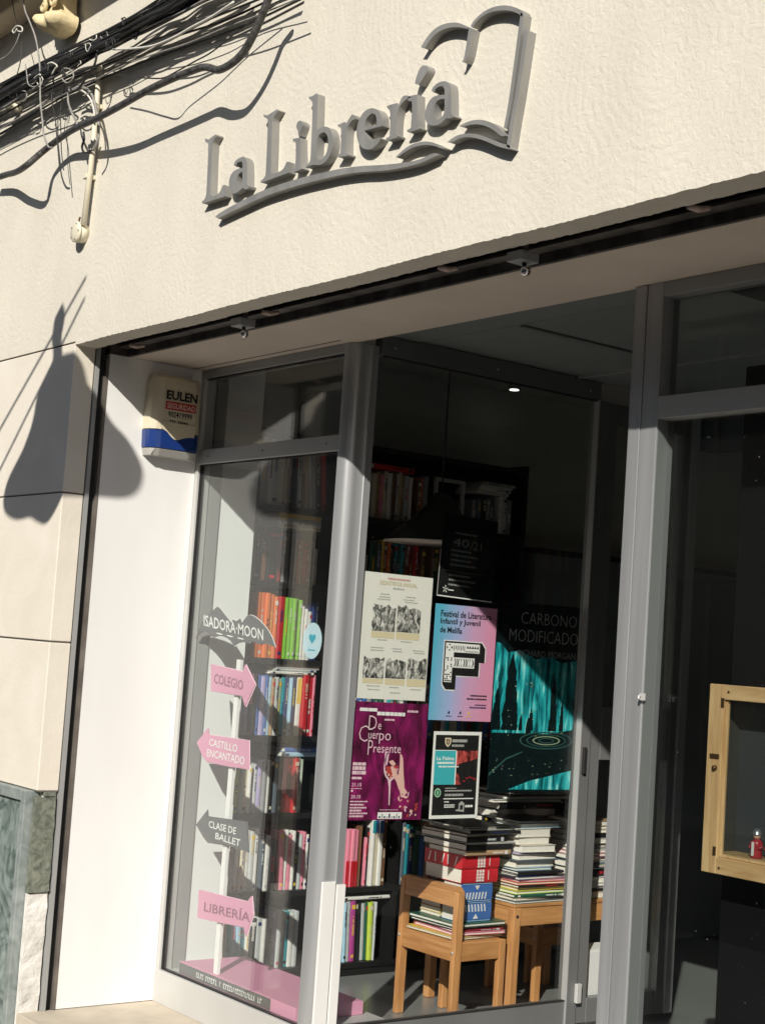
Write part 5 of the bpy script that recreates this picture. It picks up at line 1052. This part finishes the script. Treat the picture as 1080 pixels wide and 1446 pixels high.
lines(pl, mb, 0.085, 0.155, 0.266, 0.010, M_GREYP, 3, n=0.0004, wmin=0.02, wmax=0.05); lines(pl, mb, 0.085, 0.140, 0.250, 0.008, M_GREYP, 4, n=0.0004)
lines(pl, mb, 0.065, 0.115, 0.104, 0.003, M_GREYP, 5); lines(pl, mb, 0.065, 0.19, 0.094, 0.005, M_GREYP, 6); lines(pl, mb, 0.065, 0.15, 0.078, 0.008, M_GREYP, 7)
pl.rect(mb, 0.060, 0.198, 0.067, 0.0705, M_PAPER, 0.0004, 0.0008); lines(pl, mb, 0.065, 0.085, 0.056, 0.004, M_PAPER, 8); lines(pl, mb, 0.065, 0.115, 0.045, 0.004, M_PAPER, 9); lines(pl, mb, 0.065, 0.112, 0.038, 0.004, M_PAPER, 10); lines(pl, mb, 0.162, 0.20, 0.038, 0.008, M_PAPER, 12)
mb.build('small_print', t)
mb = MB(); pl.poly(mb, [[(0.052, 0.281), (0.080, 0.281), (0.080, 0.260), (0.066, 0.248), (0.052, 0.260)]], BM['cream'], 0.0004, 0.0006, smooth=1); pl.poly(mb, [[(0.058, 0.276), (0.074, 0.276), (0.074, 0.262), (0.066, 0.255), (0.058, 0.262)]], BM['brown'], 0.0007, 0.0009); pl.rect(mb, 0.064, 0.068, 0.262, 0.272, BM['cream'], 0.001, 0.0012)
cc = [(0.032+0.015*math.cos(a*0.3927), 0.090+0.016*math.sin(a*0.3927)) for a in range(16)]; pl.poly(mb, [cc], mat('pale_green_ink', (0.30, 0.55, 0.35), 0.5), 0.0004, 0.0006); pl.poly(mb, [[(0.032+(x-0.032)*0.68, 0.090+(y-0.090)*0.68) for x, y in cc]], BM['dark green'], 0.0007, 0.0009); pl.poly(mb, [[(0.029, 0.083), (0.035, 0.083), (0.036, 0.093), (0.032, 0.099), (0.028, 0.093)]], MATS['pale_green_ink'], 0.001, 0.0012)
pl.poly(mb, [[(0.132, 0.052), (0.145, 0.060), (0.157, 0.052), (0.157, 0.022), (0.118, 0.026), (0.120, 0.030), (0.132, 0.032)]], M_GREYP, 0.0004, 0.0006); pl.rect(mb, 0.138, 0.151, 0.030, 0.046, M_INK, 0.0007, 0.0009)
mb.build('crest_print', t)
# 5: black notice above the festival poster
t, pl, W, H = poster('black notice with dim lettering and a thin white lower edge, above the festival poster', 0.978, 1.232, 1.438, 1.728, mat('black_paper', (0.012, 0.013, 0.013), 0.35), -0.03)
mb = MB(); pl.rect(mb, 0.0, W, -0.004, 0.0, M_PAPER, -0.0005, 0.0003); pl.rect(mb, -0.003, -0.0002, -0.004, H*0.55, M_GREYP, -0.0005, 0.0003); mb.build('white_edge', t)
mb = MB(); MDG = mat('dim_grey_print', (0.26, 0.26, 0.25), 0.4)
pl.text(mb, '40', 0.052, 0.125, 0.178, 0.208, MDG, 0.0005); pl.text(mb, '/21', 0.132, 0.185, 0.174, 0.204, MDG, 0.0005); mb.build('lettering', t)
mb = MB()
for i in range(7): lines(pl, mb, 0.045, 0.175, 0.160-0.017*i-(0.02 if i > 3 else 0), 0.006, MDG, 30+i, frac=0.75+0.2*(i % 2))
pl.rect(mb, 0.02, 0.20, 0.088, 0.0895, MDG, 0.0002, 0.0005); lines(pl, mb, 0.06, 0.16, 0.222, 0.006, MDG, 40); mb.build('small_print', t)
mb = MB()
for a in range(5):
    an = a*1.2566+0.3; pl.poly(mb, [[(0.033, 0.023), (0.033+0.011*math.cos(an-0.25), 0.023+0.012*math.sin(an-0.25)), (0.033+0.013*math.cos(an+0.1), 0.023+0.014*math.sin(an+0.1))]], M_PAPER, 0.0002+0.00003*a, 0.0006+0.00003*a)
pl.rect(mb, 0.046, 0.072, 0.020, 0.0235, M_PAPER, 0.0002, 0.0006); mb.build('logo_print', t)
# 6: teal book poster
M_CARB = bpy.data.materials.new('teal_streaks'); M_CARB.use_nodes = True; n = M_CARB.node_tree.nodes; L = M_CARB.node_tree.links; b = n['Principled BSDF']; b.inputs['Roughness'].default_value = 0.3
tc = n.new('ShaderNodeTexCoord'); mp = n.new('ShaderNodeMapping'); mp.inputs['Scale'].default_value = (1, 30, 4.5); mp.inputs['Rotation'].default_value = (0.12, 0, 0); nz = n.new('ShaderNodeTexNoise'); nz.inputs['Scale'].default_value = 1.6; nz.inputs['Detail'].default_value = 6; nz.inputs['Distortion'].default_value = 0.5
L.new(tc.outputs['Object'], mp.inputs[0]); L.new(mp.outputs[0], nz.inputs[0]); rp = n.new('ShaderNodeValToRGB'); e = rp.color_ramp.elements; e[0].position = 0.36; e[0].color = (0.004, 0.05, 0.06, 1); e[1].position = 0.68; e[1].color = (0.45, 0.80, 0.75, 1); q = e.new(0.47); q.color = (0.01, 0.28, 0.31, 1); q = e.new(0.57); q.color = (0.04, 0.50, 0.52, 1)
L.new(nz.outputs['Fac'], rp.inputs[0]); L.new(rp.outputs[0], b.inputs['Base Color'])
M_DTEAL = mat('near_black_teal', (0.003, 0.010, 0.011), 0.35)
t, pl, W, H = poster('large black and turquoise book poster beside the white edged mullion', 1.266, 1.678, 0.748, 1.438, M_DTEAL, 0.0)
mb = MB(); pl.rect(mb, 0.002, W-0.002, 0.215, 0.475, M_CARB, 0.0001, 0.0003)
sky_ = [(0.002, 0.4755), (W-0.002, 0.4755), (W-0.002, 0.490), (0.33, 0.478), (0.27, 0.500), (0.20, 0.486), (0.12, 0.515), (0.06, 0.505), (0.03, 0.535), (0.002, 0.54)]; pl.poly(mb, [sky_], M_CARB, 0.0001, 0.0003)
pl.poly(mb, [[(0.10, 0.012), (W-0.002, 0.010), (W-0.002, 0.080), (0.30, 0.060), (0.20, 0.042)]], M_CARB, 0.0001, 0.0003); pl.poly(mb, [[(0.002, 0.04), (0.05, 0.10), (0.16, 0.13), (0.10, 0.08), (0.03, 0.02), (0.002, 0.015)]], BM['teal'], 0.0001, 0.0002)
mb.build('turquoise_streaks', t)
mb = MB(); rt = random.Random(2)
for (c0, w0, b0, h0) in ((0.085, 0.040, 0.225, 0.24), (0.30, 0.020, 0.225, 0.17), (0.02, 0.022, 0.225, 0.13), (0.19, 0.012, 0.225, 0.07), (0.345, 0.010, 0.225, 0.10), (0.14, 0.008, 0.225, 0.05)):
    P = [(c0-w0, b0)]; 
    for i in range(6): P.append((c0-w0*(1-i/9.5)+rt.uniform(-.006, .006)*w0/0.04, b0+h0*(i+0.5)/6)); P.append((c0-w0*(1-(i+1)/9.5)+rt.uniform(-.006, .006)*w0/0.04, b0+h0*(i+0.5)/6))
    P.append((c0, b0+h0*1.15)); P.append((c0+0.004, b0+h0*1.15))
    for i in range(5, -1, -1): P.append((c0+0.004+w0*(1-(i+1)/9.5), b0+h0*(i+0.5)/6)); P.append((c0+0.004+w0*(1-i/9.5), b0+h0*(i+0.5)/6))
    P.append((c0+w0, b0)); pl.poly(mb, [P], M_DTEAL, 0.0004, 0.0006)
pl.poly(mb, [[(0.002, 0.10), (0.08, 0.16), (0.17, 0.20), (W-0.002, 0.232), (W-0.002, 0.085), (0.30, 0.10), (0.18, 0.06), (0.06, 0.02), (0.002, 0.01)]], M_DTEAL, 0.00045, 0.0007, smooth=1)
pl.poly(mb, [[(0.168, 0.205), (0.176, 0.205), (0.190, 0.205), (0.196, 0.225), (0.192, 0.262), (0.200, 0.285), (0.196, 0.287), (0.186, 0.268), (0.180, 0.275), (0.175, 0.266), (0.168, 0.24)]], M_DTEAL, 0.001, 0.0013, smooth=1)
mb.build('dark_towers', t)
mb = MB(); MOL = mat('olive_light_print', (0.22, 0.30, 0.20), 0.4)
for R, w_ in ((0.135, 0.004), (0.100, 0.003), (0.070, 0.004), (0.040, 0.003)):
    o_ = [(0.275+R*math.cos(a*0.19635), 0.190+R*0.24*math.sin(a*0.19635)) for a in range(32)]; i_ = [(0.275+(R-w_*2)*math.cos(a*0.19635), 0.190+(R*0.24-w_)*math.sin(a*0.19635)) for a in range(32)]
    if R > 0.12: o_ = [(min(x, W-0.003), y) for x, y in o_]; i_ = [(min(x, W-0.0035), y) for x, y in i_]
    pl.poly(mb, [o_, i_], MOL if R == 0.070 else mat('deep_green_print', (0.03, 0.09, 0.08), 0.4), 0.0014, 0.0016)
for i in range(70):
    uu, vv = rt.uniform(0.01, W-0.03), rt.choice([rt.uniform(0.38, 0.40), rt.uniform(0.20, 0.30), rt.uniform(0.06, 0.12)]); pl.rect(mb, uu, uu+rt.uniform(.0015, .008), vv, vv+rt.uniform(.001, .004), MOL if i % 3 else BM['pale green'], 0.0018+i*0.000004, 0.002+i*0.000004)
pl.poly(mb, [[(0.002, 0.070), (0.08, 0.125), (0.16, 0.150), (0.16, 0.146), (0.08, 0.118), (0.002, 0.060)]], mat('deep_green_print', (0.03, 0.09, 0.08), 0.4), 0.0009, 0.0011)
mb.build('light_prints', t)
mb = MB(); MLT = mat('thin_grey_letters', (0.72, 0.73, 0.73), 0.4)
pl.text(mb, 'CARBONO', 0.116, 0.398, 0.614, 0.656, MLT, 0.0005, bold=-0.022); pl.text(mb, 'MODIFICADO', 0.062, W-0.004, 0.548, 0.592, MLT, 0.0005, bold=-0.022); pl.text(mb, 'RICHARD MORGAN', 0.108, 0.400, 0.494, 0.518, mat('dim_author_letters', (0.42, 0.43, 0.43), 0.4), 0.0008, bold=-0.008)
mb.build('lettering', t)

# ================================================================== WOODEN WALL CASE behind the right window
wc = thing('wooden_case', 'pale pine glass fronted case with red figurines behind the right window', 'display case', (1.80, 0.68, 0.735))
cy0, cy1 = 0.625, 0.735; cx0, cx1, cz0, cz1 = 1.538, 2.06, 0.735, 1.208; fw = 0.047
def rail(name, x0, x1, z0, z1, y0=cy0, y1=cy0+0.024, m=M_PINE, b_=0.002): box(name, wc, x0, x1, y0, y1, z0, z1, m, bevel=b_)
rail('door_frame', cx0, cx0+fw, cz0, cz1); rail('door_frame', cx1-fw, cx1, cz0, cz1); rail('door_frame', cx0+fw+0.0003, cx1-fw-0.0003, cz1-0.038, cz1-0.0003, m=M_PINEX); rail('door_frame', cx0+fw+0.0003, cx1-fw-0.0003, cz0+0.0003, cz0+0.042, m=M_PINEX)
for a in ((cx0+fw+0.0003, cx0+fw+0.008, cz0+0.0425, cz1-0.0385), (cx0+fw+0.0085, cx1-fw, cz0+0.0425, cz0+0.049)): box('glazing_bead', wc, a[0], a[1], cy0+0.008, cy0+0.018, a[2], a[3], M_PINE, bevel=0.001)
for a in ((cx0+0.004, cx0+0.018, cz0+0.004, cz1-0.004), (cx1-0.018, cx1-0.004, cz0+0.004, cz1-0.004)): box('case_side', wc, a[0], a[1], cy0+0.0245, cy1, a[2], a[3], mat('dark_case_inside', (0.05, 0.045, 0.04), 0.7))  # case sides in a darker colour than the pine frame
box('case_top', wc, cx0+0.0185, cx1-0.0185, cy0+0.0245, cy1, cz1-0.018, cz1-0.004, M_PINE); box('case_floor', wc, cx0+0.0185, cx1-0.0185, cy0+0.0245, cy1, cz0+0.034, cz0+0.050, M_PINE)
box('case_back', wc, cx0+0.0185, cx1-0.0185, cy1-0.006, cy1-0.0003, cz0+0.0505, cz1-0.0185, mat('charcoal_felt', (0.035, 0.038, 0.042), 0.8))
box('case_glass', wc, cx0+fw+0.009, cx1-fw-0.001, cy0+0.012, cy0+0.014, cz0+0.0495, cz1-0.039, M_GLASS)
def hw(x, z, w_, h_): box('hinge_plate', wc, x, x+w_, cy0-0.003, cy0-0.0004, z, z+h_, M_BRASS, bevel=0.001)
hw(cx0+0.012, cz0+0.285, 0.030, 0.012); hw(cx0+0.036, cz0+0.045, 0.010, 0.022); hw(cx0+0.040, cz1-0.058, 0.010, 0.024)
MB().lathe([(0.007, 0), (0.006, 0.007), (0.003, 0.009)], M_BRASS, 12, frame_at(Vector((cx0+0.030, cy0-0.0004, cz0+0.262)), (0, -1, 0))).build('knob', wc)
for x, zz_ in ((cx0+0.062, cz1-0.018), (cx0+0.058, cz0+0.016)): MB().lathe([(0.0035, 0), (0.0035, 0.0012)], M_BRASS, 8, frame_at(Vector((x, cy0-0.0002, zz_)), (0, -1, 0))).build('screw', wc)
M_STEEL = mat('figurine_steel', (0.45, 0.46, 0.48), 0.3, metal=0.8); M_REDF = mat('figurine_red', (0.36, 0.02, 0.03), 0.35, coat=0.4); M_SKIN = mat('figurine_face', (0.55, 0.32, 0.24), 0.5)
def figurine(x, y, lab, s=1.0):
    z = cz0+0.0505; t = thing('figurine', lab, 'figurine', (x, y, z)); Tm = Matrix.Translation((x, y, z)) @ Matrix.Scale(s, 4)
    MB().lathe([(0.014, 0.0), (0.0155, 0.003), (0.014, 0.014), (0.013, 0.026), (0.015, 0.036), (0.011, 0.044), (0.005, 0.048)], M_REDF, 16, Tm).build('coat', t)
    MB().lathe([(0.006, 0.046), (0.0095, 0.052), (0.0095, 0.058), (0.005, 0.064)], M_SKIN, 14, Tm).build('head', t)
    MB().lathe([(0.0125, 0.057), (0.0115, 0.059), (0.0108, 0.064), (0.007, 0.070), (0.002, 0.0725)], M_STEEL, 14, Tm).build('helmet', t)
    for sx in (-1, 1):
        MB().tube([Tm @ Vector(v) for v in [(sx*0.012, 0, 0.040), (sx*0.018, -0.003, 0.028), (sx*0.012, -0.012, 0.024)]], [0.0042*s, 0.0036*s, 0.003*s], M_REDF, 8).build('arm', t)
    mb = MB(); mb.box(-0.003, 0.003, -0.0165, -0.0135, 0.006, 0.040, M_PAPER, Tm); mb.build('white_trim', t)
figurine(1.672, 0.672, 'red figurine with a silver helmet and white trim, front left in the pine case')
figurine(1.704, 0.690, 'red figurine with a silver helmet, half hidden behind the first in the pine case', 0.95)
dp = box('added_backboard', None, 1.515, 3.6, 0.7355, 0.755, -0.138, 2.05, mat('black_board', (0.006, 0.006, 0.0065), 0.9, spec=0.05), label='added black board standing behind the pine case in the right window', cat='board')  # added board; its black gives the dark background behind the case

# ================================================================== THE OTHER SIDE OF THE STREET (seen only in reflections)
def far_house(x0, x1, h, col, label):
    t = thing('town_house', label, 'building', ((x0+x1)/2, -11.3, -0.25)); m = mat(col[0], col[1], 0.9, var=0.05, vscale=1)
    y = -11.0; xs = []; x = x0+0.9
    while x < x1-1.2: xs.append(x); x += 2.4
    for r, (z0, z1) in enumerate([(0.0, 2.3), (3.6, 5.6)]):
        zlo = -0.25 if r == 0 else 2.9; zhi = 2.9 if r == 0 else h
        prev = x0
        for xx in xs:
            box('wall', t, prev, xx, y-0.3, y, zlo, zhi, m); box('wall', t, xx, xx+1.1, y-0.3, y, z1, zhi, m)
            if z0 > zlo+0.01: box('wall', t, xx, xx+1.1, y-0.3, y, zlo, z0, m)
            wn = box('window', t, xx, xx+1.1, y-0.22, y-0.18, max(z0, zlo)+0.001, z1, mat('dark_pane', (0.02, 0.025, 0.03), 0.1)); box('sash', wn, xx+0.52, xx+0.58, y-0.179, y-0.15, max(z0, zlo)+0.002, z1-0.001, M_HOUSE)
            prev = xx+1.1
        box('wall', t, prev, x1, y-0.3, y, zlo, zhi, m)
    box('cornice', t, x0, x1, y-0.3, y+0.25, h+0.001, h+0.2, m); box('roof', t, x0, x1, y-6, y-0.3005, h-0.3, h+0.1, m); box('rear_wall', t, x0, x1, y-6, y-5.8, -0.25, h-0.301, m)
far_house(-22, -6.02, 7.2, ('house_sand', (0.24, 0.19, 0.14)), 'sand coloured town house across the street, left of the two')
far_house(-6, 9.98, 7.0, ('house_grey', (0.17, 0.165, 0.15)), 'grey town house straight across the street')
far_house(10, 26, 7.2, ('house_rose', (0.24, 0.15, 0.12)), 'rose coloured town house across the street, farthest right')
